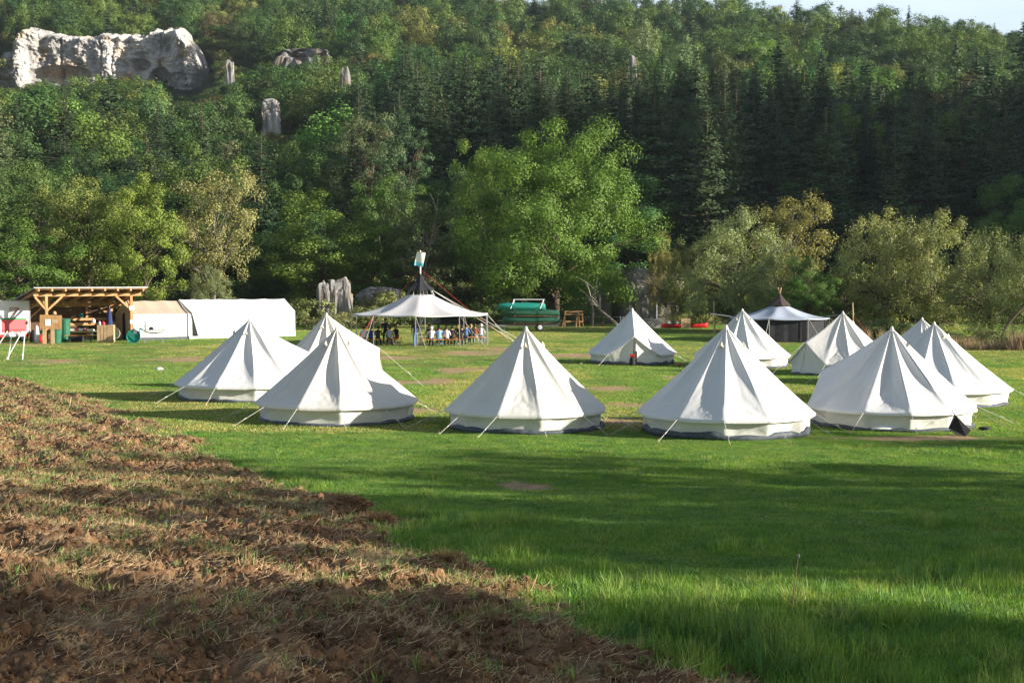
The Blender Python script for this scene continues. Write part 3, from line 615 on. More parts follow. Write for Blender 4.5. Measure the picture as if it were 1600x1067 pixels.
for _ in range(30000):
    y = 156 + 440 * rr.random() ** .85; x = rr.uniform(-.43, .43) * y + rr.uniform(-12, 12)
    px = 800 + x / y * FPX
    con = (px > 560 and 186 < y < 292 and rr.random() < .74) or (px > 1480 and y < 330 and rr.random() < .8) or rr.random() < (.04 if px < 520 else .06)
    if y < 186 and px > 1000: con = rr.random() < .5
    d = 6.6 if con else 8.4
    if not far_ok(x, y, d): continue
    z = float(ground(x, y)); h = (rr.uniform(20, 31) if y < 320 else rr.uniform(13, 20)) if con else (rr.uniform(8, 19) if y > 200 else rr.uniform(11, 18))
    w = (rr.uniform(3.2, 6.8) if con else rr.uniform(4.2, 7.0)) * (.6 + .4 * h / (24 if con else 14))
    if -168 < x < -97 and 424 < y < 446: continue
    bad = False
    hp = w * FPX / y
    for x0, x1, lim, DR in ROCKWIN:
        if y < DR + 6 and px + hp > x0 and px - hp < x1:
            ly = float(np.interp(px, [q[0] for q in lim], [q[1] for q in lim])) + rr.uniform(-8, 6)
            hm = ZD(ly, y) - z
            if hm < h: 
                f = max(.05, hm / h); h = hm; w *= max(.45, f ** .5)
            if h < 2.2: bad = True
    if bad: continue
    if con:
        near_y = px > 560
        if near_y and y < 300:   # uneven line of spruce tops under the ridge
            topy = float(np.interp(px, [560, 640, 700, 770, 840, 940, 1000, 1060, 1130, 1200, 1260, 1310, 1380, 1450, 1520, 1600], [120, 62, 78, 70, 72, 95, 84, 62, 92, 76, 60, 84, 90, 92, 105, 78])) + rr.uniform(0, 45)
            h = min(h, max(9, ZD(topy, y) - z))
        c = jit((.035, .06, .022) if rr.random() < .7 else (.05, .08, .03), .2)
    else:
        c = jit(rr.choices([a[0] for a in AUT][:3 if y < 215 else 7], AW[:3 if y < 215 else 7])[0], .38)
    pts.append((h * FPX / y * (1 if not con else .8), con, x, y, z, h, w, c))
pts.sort(key=lambda t: -t[0])
nl = [0, 0]; rest = []
def shade_word(c):
    if c[0] > c[1] * 1.15: return 'rust brown'
    if c[0] > c[1] * .95: return 'yellowing'
    if c[1] > .14: return 'light green'
    if c[1] > .095: return 'mid green'
    return 'dark green'
for p in pts:
    _, con, x, y, z, h, w, c = p; px = 800 + x / y * FPX
    if ZD(0, y) < z - 2 or abs(px - 800) > 860 or nl[con] >= (110 if con else 185): rest.append(p); continue
    nl[con] += 1
    zone = 'on the left slope' if px < 520 else ('on the middle slope' if px < 1050 else 'on the right slope')
    if con: put_tree('spruce_tree', SP[nl[1] % 4], x, y, h, w, c, 'tall dark spruce in the conifer belt ' + zone, 'spruces of the conifer belt ' + zone, 28, 4.0, z=z)
    else: put_tree('hillside_tree', NB[nl[0] % 4] if y < 215 else FB_[nl[0] % 5], x, y, h, w, c, shade_word(c) + ' broadleaf tree in the wood ' + zone, shade_word(c) + ' hillside trees ' + zone, 18 if y < 215 else 14, 5.5 if y < 215 else 4.6, z=z)
protos = []; cols_ = [a[0] for a in AUT]
FJ = [joined(*a) for a in FB_]; SJ = [joined(*a) for a in FS]
for ci, c in enumerate(cols_):
    for k in range(2): protos.append(proto(FJ[(ci + k * 2) % 5], c))
for k in range(4): protos.append(proto(SJ[k], (.04, .07, .026)))
ix = []
for p in rest:
    if p[1]: ix.append(14 + rr.randrange(4))
    else:
        c = p[7]; best = min(range(7), key=lambda i: sum((c[j] - cols_[i][j]) ** 2 for j in range(3))); ix.append(best * 2 + rr.randrange(2))
sc = [(p[6] / (3.4 if p[1] else 4.6), p[6] / (3.4 if p[1] else 4.6), p[5] / (26 if p[1] else 14)) for p in rest]
# wood on the shading spur outside the right edge and on the ridge behind
for _ in range(900):
    x, y = rr.uniform(95, 330), rr.uniform(112, 330)
    if x < .43 * y + 12: continue
    z = float(ground(x, y)); rest.append((0, True, x, y, z, 0, 0, 0)); ix.append(14 + rr.randrange(4)); s = rr.uniform(.6, .9); sc.append((1.1, 1.1, s))
gn_scatter('hillside_forest', [(p[2], p[3], p[4] - .3) for p in rest], ix, sc, [(0, 0, rr.uniform(0, 6.28)) for p in rest], protos, 'dense far mixed wood covering the steep hillside up to the ridge', 'forest')
# undergrowth on the slope so that the floor does not show through
n = 9000; y = 150 + 330 * RNG.random(n) ** 1.3; x = RNG.uniform(-.44, .44, n) * y; 
k = ~((x > -168) & (x < -98) & (y > 420) & (y < 444)); x, y = x[k], y[k]; n = len(x)
for x0, x1, lim, DR in ROCKWIN:
    px = 800 + x / y * FPX; k = ~((px > x0 - 4) & (px < x1 + 4) & (y < DR) & (436 - (ground(x, y) + 2.2 - CAMZ) / y * FPX < np.interp(px, [q[0] for q in lim], [q[1] for q in lim]) - 3)); x, y = x[k], y[k]
n = len(x)
BJ = [joined(*a) for a in BU]
gn_scatter('undergrowth', np.stack([x, y, ground(x, y) - .2], -1), RNG.integers(0, 4, n), np.repeat(RNG.uniform(.7, 1.7, n)[:, None], 3, 1), np.stack([np.zeros(n), np.zeros(n), RNG.uniform(0, 6.28, n)], -1), [proto(BJ[0], (.06, .1, .02)), proto(BJ[1], (.09, .12, .03)), proto(BJ[0], (.05, .075, .02)), proto(BJ[1], (.12, .12, .04))], 'thick undergrowth between the trunks on the slope', 'undergrowth')

# ------------------------------------------------------------------ rocks
def cliff():
    nu, nv = 330, 130; D0 = 430.0
    tops = [(-6, 118), (10, 96), (20, 82), (36, 88), (48, 54), (62, 50), (105, 56), (135, 60), (180, 58), (235, 56), (242, 46), (258, 50), (262, 47), (288, 48), (296, 62), (312, 78), (322, 96), (332, 112), (340, 140)]
    bots = [(-6, 150), (40, 152), (150, 150), (250, 168), (300, 168), (340, 158)]
    u = np.linspace(-6, 340, nu); v = np.linspace(0, 1, nv); U, Vv = np.meshgrid(u, v)
    tp = np.interp(u, [t[0] for t in tops], [t[1] for t in tops]) + 2 * vnoise(u / 6, 0, seed=200); bt = np.interp(u, [t[0] for t in bots], [t[1] for t in bots])
    X = XD(U, D0); Z = ZD(bt[None, :] + (tp - bt)[None, :] * Vv, D0)
    but = 2.3 * np.abs(vnoise(X / 11, Z / 30, seed=201)) + 1.5 * fbm(X / 4.5, Z / 6, seed=202, oct=5, gain=.6)
    led = 1.3 * np.abs(vnoise(X / 24, Z / 2.0 + X / 40, seed=204)) + .6 * np.abs(fbm(X / 2.2, Z / 1.1, seed=203, oct=4, gain=.55))
    # joints
    for jx in (107, 171, 190, 262): but -= 1.1 * np.exp(-((U - jx - 3 * vnoise(Z / 4, jx)) / 1.8) ** 2)
    cave = 7 * np.clip(1 - ((U - 262) / 22) ** 2 - ((Z - ZD(146, D0)) / (34 / FPX * D0)) ** 2, 0, 1) ** .5
    cave += 4.5 * np.clip(1 - ((U - 110) / 50) ** 2 - ((Z - ZD(124, D0)) / 3.0) ** 2, 0, 1) ** .5
    cave += 3 * np.clip(1 - ((U - 225) / 20) ** 2 - ((Z - ZD(108, D0)) / 2.2) ** 2, 0, 1) ** .5
    bulge = 7 * np.exp(-((U - 305) / 24) ** 2) + 6 * np.exp(-((U - 50) / 20) ** 2) + 2 * np.exp(-((U - 180) / 25) ** 2)
    ends = 16 * sm((14 - U) / 20) + 14 * sm((U - 318) / 22)
    rnd = 6 * sm((Vv - .86) / .14) ** 2
    Y = 428 - but - led - bulge + cave + ends + rnd
    # front sheet, roof and back
    V = [np.stack([X, Y, Z], -1)]
    for dy, dz in ((6, .6), (14, .2), (15, -30)):
        V.append(np.stack([X[-1], np.maximum(Y[-1], 424) + dy, Z[-1] + dz], -1)[None])
    V = np.concatenate(V); n = V.shape[0]; ii = np.arange(n * nu).reshape(n, nu)
    F = np.stack([ii[:-1, :-1], ii[:-1, 1:], ii[1:, 1:], ii[1:, :-1]], -1).reshape(-1, 4)
    return mesh_np('cliff', V.reshape(-1, 3), F, [M['rock']])
link('limestone_cliff', cliff(), label='broad pale limestone cliff with a dark cave on the upper left slope', cat='cliff')
def rock(seed, w, d, h, sub=5, tw=.8, rough=.28, mt='rock'):
    bm = bmesh.new(); bmesh.ops.create_icosphere(bm, subdivisions=sub, radius=1)
    V = np.array([v.co[:] for v in bm.verts]); f = np.array([[v.index for v in q.verts] for q in bm.faces]); bm.free()
    s = np.sign(V) * np.abs(V) ** np.array([.45, .45, .28])
    t = (s[:, 2] + 1) / 2; tap = 1 + (tw - 1) * t
    p = np.stack([s[:, 0] * w / 2 * tap, s[:, 1] * d / 2 * tap, s[:, 2] * h / 2 + h * .42], -1)
    nz = fbm(p[:, 0] / (w * .35) + seed, p[:, 1] / (w * .35), p[:, 2] / (h * .4), seed=seed, oct=5, gain=.55)
    cell = np.floor((p[:, 0] + .4 * p[:, 1]) / (w * .23) + .6 * vnoise(p[:, 2] / h * 4, 0, seed=seed)); stp = .08 * _hash(cell.astype(np.int64), np.floor(p[:, 2] / (h * .22) + cell * .37).astype(np.int64), 0, seed)
    cr = np.abs(vnoise(p[:, 0] / (w * .2), p[:, 1] / (w * .2), p[:, 2] / (h * .8), seed=seed + 9))
    k = 1 + rough * nz - .2 * (cr < .12) + stp; p[:, 2] += h * .05 * vnoise(p[:, 0] / (w * .2), p[:, 1] / (w * .3), seed=seed + 4) * t
    p[:, 0] *= k; p[:, 1] *= k
    return mesh_np('rock', p, f, [M[mt]])
def put_rock(px, D, y0, y1, wpx, seed, label, tw=.8, rough=.28, dd=1.0, name='limestone_rock', mt=None):
    x = XD(px, D); zb = float(ground(x, D)); zt = ZD(y0, D); zz = min(zb, ZD(y1, D)) - 1.5; w = wpx / FPX * D
    o = link(name, rock(seed, w, w * dd, (zt - zz) * 1.03, tw=tw, rough=rough, mt=mt or ('nearrock' if D < 160 else 'sloperock')), label=label, cat='rock'); o.location = (x, D, zz); return o
put_rock(363, 385, 96, 126, 14, 301, 'short pale rock pillar right of the big cliff', .8)
put_rock(426, 300, 154, 222, 30, 302, 'single tall pale rock pillar among trees on the slope', .75, .22)
put_rock(475, 398, 82, 108, 84, 303, 'flat topped grassy rock ledge near the ridge', .9, .3, mt='shaderock')
put_rock(541, 330, 106, 134, 17, 304, 'grey rock tooth between trees below the ledge', .7, mt='shaderock')
put_rock(987, 330, 80, 106, 20, 305, 'dim rock spike behind the spruce tops', .5, mt='shaderock')
put_rock(506, 128, 437, 508, 21, 307, 'narrow left rock slab of the pale rock tower', .95, .16)
put_rock(533, 129, 431, 508, 40, 308, 'main block of the pale rock tower beside the canopy', .9, .2)
put_rock(592, 134, 446, 512, 78, 309, 'overgrown low cliff directly behind the round canopy', .85, .3)
put_rock(655, 140, 458, 512, 60, 312, 'bushy rock bank right of the canopy mast', .85, .3)
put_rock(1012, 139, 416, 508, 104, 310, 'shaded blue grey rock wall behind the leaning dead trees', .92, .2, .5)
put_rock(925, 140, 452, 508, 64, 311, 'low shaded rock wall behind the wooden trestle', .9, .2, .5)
# ------------------------------------------------------------------ bell tents
def bell_tent(px, by, apy, hw, door, label, seed, wallh=.6, open_door=False, N=12):
    D = P(px, by); D = D.y; x = XD(px, D); g = float(ground(x, D))
    H = ZD(apy, D) - g; Rr = hw / FPX * D
    r = np.random.default_rng(seed)
    root = empty('bell_tent', (x, D, g), label=label, cat='tent', group='cream canvas bell tents on the meadow')
    tone = {403: (1, .965, .90), 404: (1, .97, .91), 401: (1, .95, .88), 409: (1, .97, .92)}.get(seed, (1, 1, 1)); gsz = {405: .17, 411: .15, 404: .13}.get(seed, .09)
    Rw = Rr * .93; K = 16; n = N * K; off = r.uniform(0, 6.28 / N) if not open_door else 0
    dl = R(34); dpk_r, dpk_z = Rr * .86, 1.55 * (H / 2.9)
    sag = r.uniform(.07, .17, N); slant = r.uniform(-.5, .5, N)
    ph = door + np.arange(n) * 2 * np.pi / n
    wrap = (np.arange(n) * 2 * np.pi / n + np.pi) % (2 * np.pi) - np.pi     # angle from the door
    dz = np.abs(wrap) < dl
    pan = (np.arange(n) / K); pi_ = pan.astype(int) % N; pu = pan - np.floor(pan)
    chord = math.cos(np.pi / N) / np.cos((pu - .5) * 2 * np.pi / N)
    eps = lambda a: np.stack([Rr * np.cos(a), Rr * np.sin(a), np.full_like(a, wallh)], -1)
    E = eps(ph) * np.stack([chord, chord, np.ones(n)], -1)
    hgt = 1 + .0 * ph
    A, Bq = eps(np.array([door - dl]))[0], eps(np.array([door + dl]))[0]
    pk = np.array([dpk_r * math.cos(door), dpk_r * math.sin(door), dpk_z])
    t = np.abs(wrap) / dl
    Ed = np.where((wrap < 0)[:, None], pk + (A - pk) * t[:, None] ** .92, pk + (Bq - pk) * t[:, None] ** .92)
    Ed[:, 2] -= .05 * np.sin(np.pi * np.clip(t, 0, 1))
    E = np.where(dz[:, None], Ed, E)
    E[:, 2] += np.where(dz, 0, -.01 - .012 * np.sin(np.pi * pu) + .006 * vnoise(pan * 3, 0, seed=seed))
    rows_ = 44; V = []
    for k in range(rows_ + 1):
        s = k / rows_; q = np.array([0, 0, H]) + (E - np.array([0, 0, H])) * s
        un = np.clip(pu + slant[pi_] * .25 * np.sin(np.pi * pu), 0, 1)
        sg = -.012 * np.exp(-(np.minimum(pu, 1 - pu) / .05) ** 2) + sag[pi_] * np.sin(np.pi * un) ** .75 * np.sin(np.pi * min(1, s)) ** .8
        fan = np.where(pu < .5, pu, 1 - pu) / max(.06, 1.02 - s); wr = .05 * s ** 3 * (1 - s ** 12) * fbm(fan * 2.6 + pi_ * 7, np.full(n, s * 1.0), seed=seed, oct=2) * np.sin(np.pi * pu) ** .5
        wr = wr + .010 * (s * (1 - s)) ** .5 * 2 * vnoise(pan * 9 + slant[pi_] * 4 * s, np.full(n, s * 1.2), seed=seed + 8) + .026 * s * (1 - s ** 6) * vnoise(pan * 2.3, np.full(n, s * 2.5), seed=seed + 3)
        dpt = (-sg + wr) * np.where(dz, .35, 1)
        nrm = np.stack([np.cos(ph) * .72, np.sin(ph) * .72, np.full(n, .69)], -1)
        q = q + nrm * dpt[:, None]
        q[:, 2] -= .07 * math.sin(np.pi * s) * (H / 2.9)
        V.append(q)
    V.append(V[-1] - np.array([0, 0, .075]) + np.stack([-np.cos(ph) * .01, -np.sin(ph) * .01, 0 * ph], -1))
    V = np.array(V); m = V.shape[0]
    def wrapF(m): 
        ii = np.arange(m * n).reshape(m, n); jj = np.roll(ii, -1, 1)
        return np.stack([ii[1:], jj[1:], jj[:-1], ii[:-1]], -1).reshape(-1, 4)
    link('roof', mesh_np('roof', V.reshape(-1, 3), wrapF(m), [M['canvas']], smooth=True), root).color = rgba(tone)
    # wall
    T = E * np.array([.955, .955, 1]) ; T[:, 2] -= .03
    B = np.stack([Rw * np.cos(ph) * chord, Rw * np.sin(ph) * chord, np.full(n, .07)], -1)
    V = []; wr_rows = 10
    for k in range(wr_rows + 1):
        s = k / wr_rows; q = T + (B - T) * s
        b = -.05 * np.sin(np.pi * s) * np.sin(np.pi * pu) + .03 * fbm(pan * 2.6, np.full(n, s * 1.5), seed=seed + 5, oct=3) * math.sin(np.pi * min(1, s + .12))
        q = q + np.stack([np.cos(ph), np.sin(ph), 0 * ph], -1) * b[:, None]; V.append(q)
    V = np.array(V); Fw = wrapF(wr_rows + 1)
    if open_door:
        fi = np.arange(len(Fw)) % n; row = np.arange(len(Fw)) // n
        gap = (fi < 1 + row // 5) | (fi >= n - 1 - row // 7)
        Fw = Fw[~gap]
    link('wall', mesh_np('wall', V.reshape(-1, 3), Fw, [M['wall']], smooth=True), root)
    # groundsheet skirt
    a = np.linspace(0, 2 * np.pi, 97)[:-1]; kn = 1 + .012 * vnoise(a * 5, 0, seed=seed)
    V = np.concatenate([np.stack([Rw * rr_ * kn * np.cos(a), Rw * rr_ * kn * np.sin(a), zz + (.4 * gsz if zz > .05 else .02) * vnoise(a * 5, 0, seed=seed + 1)], -1) for rr_, zz in ((.985, gsz + .03), (1.015, gsz), (1.02, .02), (.9, -.03))])
    ii = np.arange(4 * 96).reshape(4, 96); jj = np.roll(ii, -1, 1); F = np.stack([ii[1:], jj[1:], jj[:-1], ii[:-1]], -1).reshape(-1, 4)
    link('groundsheet', mesh_np('groundsheet', V, F, [M['sheet']], smooth=True), root)
    mb = MB(); mb.lathe([(.10, -.16), (.075, -.06), (.05, .0), (.035, .05), (.0, .07)], 10, 0, (0, 0, H)); mb.build('peak_cap', M['canvas'], root, True)
    # vents, small hoods below the peak
    for a in (door - 1.9, door + 2.9):
        s = .2; c = Vector((Rr * s * math.cos(a), Rr * s * math.sin(a), H - (H - wallh) * s + .0)); o_ = Vector((math.cos(a), math.sin(a), 0)); tn = Vector((-math.sin(a), math.cos(a), 0))
        mb = MB(); w = .075; V = [c - tn * w * .8 + Vector((0, 0, -.05)), c + Vector((0, 0, .11)), c + tn * w * .8 + Vector((0, 0, -.05)), c + tn * w + o_ * .07 + Vector((0, 0, -.08)), c + o_ * .08 + Vector((0, 0, -.01)), c - tn * w + o_ * .07 + Vector((0, 0, -.08)), c + o_ * .05 + Vector((0, 0, -.1))]
        mb.add(V, [(0, 5, 4, 1), (1, 4, 3, 2), (5, 6, 3, 4), (0, 2, 3, 6, 5)]); mb.build('vent', M['vent'], root)
    # seam lines between the panels
    # guy ropes
    for k in range(N):
        a = door + k * 2 * np.pi / N
        if k == 0: s_ = Vector(pk.tolist()) + Vector((0, 0, 0)); ln = 1.5
        elif k in (1, N - 1): a = door + (dl if k == 1 else -dl); s_ = Vector((Rr * math.cos(a), Rr * math.sin(a), wallh)); ln = 1.15
        else: s_ = Vector((Rr * .995 * math.cos(a), Rr * .995 * math.sin(a), wallh - .02)); ln = r.uniform(.85, 1.25)
        if k == 0 and open_door: continue
        a2 = a + r.uniform(-.05, .05); e = Vector(((Rr + ln) * math.cos(a2), (Rr + ln) * math.sin(a2), 0)); e.z = float(ground(x + e.x, D + e.y)) - g + .03
        mb = MB(); mb.tube([s_, e], .006, 4); mb.tube([s_.lerp(e, .62) + Vector((.02, 0, .02)), s_.lerp(e, .7) + Vector((.02, 0, .02))], .012, 4); ro = mb.build('guy_rope', M['rope'], root)
        d = (e - s_).normalized(); mb = MB(); mb.tube([e - Vector((d.x * .06, d.y * .06, .08)), e + Vector((d.x * .04, d.y * .04, .07))], .013, 5); mb.build('peg', M['woodpale'], ro)
    if not open_door:
        mb = MB(); q = pk * np.array([.95, .95, 1]); b = np.array([Rw * math.cos(door), Rw * math.sin(door), .1]) * np.array([1.03, 1.03, 1]); mb.tube([q.tolist(), ((q + b) / 2).tolist(), b.tolist()], .014, 5); mb.build('door_zip', M['vent'], root)
    return root
# door angle: 0 = +x (right), pi/2 = away from the camera
bell_tent(510, 606, 491, 96, R(8), 'rear left bell tent half hidden behind the front left one, near the canopy', 401)
bell_tent(390, 620, 499, 116, R(15), 'leftmost bell tent, set back behind the tent casting over it', 402)
bell_tent(526, 654, 513, 127, R(70), 'front bell tent on the left with a rounded shadow across its right side', 403)
bell_tent(822, 667, 513, 128, R(100), 'bell tent standing alone in the front centre of the meadow', 404)
bell_tent(1135, 674, 511, 138, R(80), 'widest front bell tent right of the centre with crumpled grey groundsheet', 405)
bell_tent(1394, 662, 513, 132, R(147), 'front right bell tent with a black bag hanging at its wall', 406)
bell_tent(1460, 628, 505, 119, R(120), 'rightmost bell tent behind the front right one', 407)
bell_tent(1441, 602, 498, 100, R(100), 'bell tent of which only the peak shows behind the rightmost one', 408)
bell_tent(1317, 584, 488, 84, R(205), 'rear right bell tent with its raised door frame turned left', 409)
bell_tent(1160, 572, 484, 76, R(60), 'rear bell tent half hidden behind the widest front tent', 410)
T10 = bell_tent(988, 567, 483, 69, R(268), 'rear bell tent facing the camera with its door slit open', 411, open_door=True)
p = P(988, 572); mb = MB(); mb.lathe([(.12, 0), (.16, .1), (.15, .38), (.08, .5)], 10); o = mb.build('rucksack', M['black'], smooth=True, label='dark rucksack standing in the open door of the rear bell tent', cat='rucksack'); o.location = p
mb = MB(); mb.box((0, 0, .56), (.24, .2, .12)); mb.build('flap', M['red'], o)
# ------------------------------------------------------------------ round canopy with the flag
C0 = Vector((XD(657, 94.5), 94.5, 0))
cp = empty('round_canopy', C0, label='large open sided pale grey round canopy with black top cone and flag', cat='canopy')
def canopy_mesh(Rc, ze, zt, rt, N, K=8, rows_=14, sc=.06, pw=1.7, val=.09, seed=1):
    n = N * K; a = np.arange(n) / n * 2 * np.pi + np.pi / N; pu = (np.arange(n) % K) / K
    pin = 1 - sc * np.sin(np.pi * pu); V = []
    for k in range(rows_ + 1):
        s = k / rows_; r_ = rt + (Rc * pin - rt) * s; z = ze + (zt - ze) * (1 - s) ** pw + (-.10 * np.sin(np.pi * pu)) * math.sin(np.pi * min(1, s * .85)) + .015 * vnoise(a * 4, s * 4, seed=seed)
        V.append(np.stack([r_ * np.cos(a), r_ * np.sin(a), z + 0 * a], -1))
    V.append(V[-1] * np.array([.995, .995, 1]) - np.array([0, 0, val])); V = np.array(V)
    ii = np.arange(V.shape[0] * n).reshape(V.shape[0], n); jj = np.roll(ii, -1, 1)
    return V.reshape(-1, 3), np.stack([ii[1:], jj[1:], jj[:-1], ii[:-1]], -1).reshape(-1, 4)
V, F = canopy_mesh(4.95, 2.18, 3.5, .85, 10)
link('canvas_roof', mesh_np('canvas_roof', V, F, [M['greycanvas']], smooth=True), cp)
mb = MB(); mb.tube([(0, 0, 0), (0, 0, 6.6)], .05, 8); mb.build('mast', M['white'], cp)
n = 8; V = [(0, 0, 5.05)]; F = []
for k in range(n * 4):
    a = k / (n * 4) * 6.283; rr_ = 1.0 * (1 - .1 * abs(math.sin(a * n / 2))); V.append((rr_ * math.cos(a), rr_ * math.sin(a), 3.86 - .05 * abs(math.sin(a * n / 2)))); V.append((rr_ * .45 * math.cos(a), rr_ * .45 * math.sin(a), 4.3))
N4 = n * 4
for k in range(N4):
    j = (k + 1) % N4; F += [(2 + 2 * k, 2 + 2 * j, 0), (1 + 2 * k, 1 + 2 * j, 2 + 2 * j, 2 + 2 * k)]
mb = MB(); mb.add(V, F); mb.build('top_cone', M['black'], cp)
def flag_mat():
    m, t, N, L, b = nt('flag_print'); g = N.new('ShaderNodeTexCoord'); s = N.new('ShaderNodeSeparateXYZ'); L.new(g.outputs['Object'], s.inputs[0])
    r = N.new('ShaderNodeValToRGB'); e = r.color_ramp.elements; e[0].position = 0; e[0].color = (.12, .50, .66, 1); e[1].position = .24; e[1].color = (.22, .62, .72, 1)
    for p_, c in ((.3, (.75, .8, .7)), (.9, (.78, .78, .74)), (.97, (.75, .5, .4))): k = e.new(p_); k.color = rgba(c)
    L.new(s.outputs['Z'], r.inputs[0]); nz = N.new('ShaderNodeTexNoise'); nz.inputs['Scale'].default_value = 5; L.new(g.outputs['Object'], nz.inputs[0])
    r3 = N.new('ShaderNodeValToRGB'); r3.color_ramp.elements[0].position = .5; r3.color_ramp.elements[1].position = .6; L.new(nz.outputs['Fac'], r3.inputs[0])
    x = N.new('ShaderNodeMix'); x.data_type = 'RGBA'; x.blend_type = 'MULTIPLY'; L.new(r3.outputs[0], x.inputs[0]); L.new(r.outputs[0], x.inputs[6]); x.inputs[7].default_value = (.9, 1, .6, 1); L.new(x.outputs[2], b.inputs['Base Color']); b.inputs['Roughness'].default_value = .8
    return m
V, F = [], []
for i in range(9):
    for j in range(9):
        u, v = i / 8, j / 8; V.append(((u - .5) * .62, .05 * math.sin(u * 5 + v * 2), v))
for i in range(8):
    for j in range(8): a = i * 9 + j; F.append((a, a + 9, a + 10, a + 1))
fl = link('flag', mesh_np('flag', V, F, [flag_mat()], smooth=True), cp); fl.location = (-.12, -.07, 5.5); fl.rotation_euler = (0, R(11), 0)
for k in range(10):
    a = (k + .5) / 10 * 2 * math.pi; q = Vector((4.9 * math.cos(a), 4.9 * math.sin(a), 2.16))
    mb = MB(); mb.tube([(q.x * 1.01, q.y * 1.01, 0), q], .032, 6); mb.build('side_pole', M['metal'], cp)
    for d in (.12,):
        e = Vector((6.9 * math.cos(a + d), 6.9 * math.sin(a + d), .02)); mb = MB(); mb.tube([q, e], .009, 4); mb.build('guy_rope', M['rope'], cp)
for k in range(8):
    a = k / 8 * 6.283 + .3; mb = MB(); mb.tube([(.78 * math.cos(a), .78 * math.sin(a), 3.85), (1.0 * math.cos(a), 1.0 * math.sin(a), 3.44)], .02, 5); mb.build('hanger', M['metal'], cp)
for e in ((6.6, -1.0, 0), (-5.2, 5.5, 0)):
    mb = MB(); mb.tube([(0, 0, 5.25), (Vector(e) * .5 + Vector((0, 0, 2.55))), e], .014, 5); mb.build('mast_strap', M['redrope'], cp)
for e in ((7.5, .6, 0), (6.8, 2.2, 0)):
    mb = MB(); mb.tube([(.7, 0, 3.9), e], .014, 4); mb.build('stay_rope', M['rope'], cp)
q = Vector((4.9 * math.cos(math.pi * 1.3), 4.9 * math.sin(math.pi * 1.3), 2.16)); mb = MB(); mb.tube([q, (q.x - 1.1, q.y - 1.2, 0)], .022, 5); mb.build('ratchet_strap', M['redrope'], cp)
# ------------------------------------------------------------------ dark round tent
c1 = Vector((XD(1218, 101.5), 101.5, 0)); dt = empty('round_tent', c1, label='dark walled round tent with pale blue grey roof and brown top cone', cat='tent')
V, F = canopy_mesh(3.75, 1.72, 2.55, .7, 8, sc=.05); link('canvas_roof', mesh_np('canvas_roof', V, F, [M['bluecanvas']], smooth=True), dt)
V, F = [], []; n = 8 * 8
for k in range(n):
    a = k / n * 6.283 + math.pi / 8; pu = (k % 8) / 8; ch = math.cos(math.pi / 8) / math.cos((pu - .5) * math.pi / 4); w = 1 + .006 * math.sin(k * 2.1)
    for z in (0, .8, 1.66): V.append((3.55 * ch * w * math.cos(a), 3.55 * ch * w * math.sin(a), z))
for k in range(n):
    j = (k + 1) % n; F += [(k * 3, j * 3, j * 3 + 1, k * 3 + 1), (k * 3 + 1, j * 3 + 1, j * 3 + 2, k * 3 + 2)]
link('wall', mesh_np('wall', V, F, [M['black']]), dt)
mb = MB(); mb.lathe([(.85, 2.62), (.8, 2.68), (.4, 3.05), (.05, 3.5)], 8); mb.build('top_cone', mat('brown_canvas', (.055, .04, .036), .85, .25), dt)
for k in range(4):
    a = k * 1.57 + .4; mb = MB(); mb.tube([(-.1 * math.cos(a), -.1 * math.sin(a), 3.1), (.16 * math.cos(a), .16 * math.sin(a), 3.95)], .03, 5); mb.build('peak_pole', M['woodpale'], dt)
for k in range(8):
    a = k / 8 * 6.283 + math.pi / 8; mb = MB(); mb.tube([(3.72 * math.cos(a), 3.72 * math.sin(a), 0), (3.7 * math.cos(a), 3.7 * math.sin(a), 1.72)], .03, 6); mb.build('side_pole', M['metal'], dt)
    mb = MB(); mb.tube([(3.72 * math.cos(a), 3.72 * math.sin(a), 1.72), (5.6 * math.cos(a), 5.6 * math.sin(a), .0)], .012, 4); mb.build('guy_rope', M['rope'], dt)
for s in (-1, 1):
    mb = MB(); mb.tube([(s * 3.6, .2, 1.76), (s * 5.2, 0, 1.98)], .035, 6); mb.build('spar', M['metal'], dt)
# ------------------------------------------------------------------ tent poles with red straps
def pole(px, by, h, ex, label):
    p = P(px, by); o = empty('wooden_pole', p, label=label, cat='pole'); mb = MB(); mb.tube([(0, 0, -.1), (-.12, 0, h)], [.07, .05], 8); mb.build('shaft', M['woodpale'], o)
    mb = MB(); mb.tube([(-.08, 0, h * .66), (ex, -.6, 0)], .022, 5); mb.build('strap', M['redrope'], o)
pole(1117, 521, 2.75, -1.7, 'bare wooden pole left of the dark round tent with a red strap')
pole(1334, 534, 2.9, 1.5, 'bare wooden pole right of the dark round tent behind a bell tent')
# ------------------------------------------------------------------ camp kitchen shelter
YAW = R(35)
fr = Vector((XD(205, 100), 100, 0)); sh = empty('timber_shelter', fr, YAW, label='open larch timber shelter with sloping lean-to roof', cat='shelter')
W_, Dp = 6.2, 4.5      # local: x from -W_ (left) to 0, y 0 front .. Dp back
zf, zb = 3.55, 2.75
def T_(name, f, m='wood', par=None):
    mb = MB(); f(mb); return mb.build(name, M[m], par or sh)
for x_, y_, z_ in ((0, 0, zf), (-W_, 0, zf), (0, Dp, zb), (-W_, Dp, zb), (-W_ / 2 + 1.2, Dp, zb)):
    T_('post', lambda b: b.beam((x_, y_, -.1), (x_, y_, z_ - .18), .18, .18, up=(0, 1, 0)))
T_('front_beam', lambda b: b.beam((-W_ - .9, 0, zf - .08), (.75, 0, zf - .08), .16, .24))
T_('rear_beam', lambda b: b.beam((-W_ - .9, Dp, zb - .08), (.75, Dp, zb - .08), .16, .24))
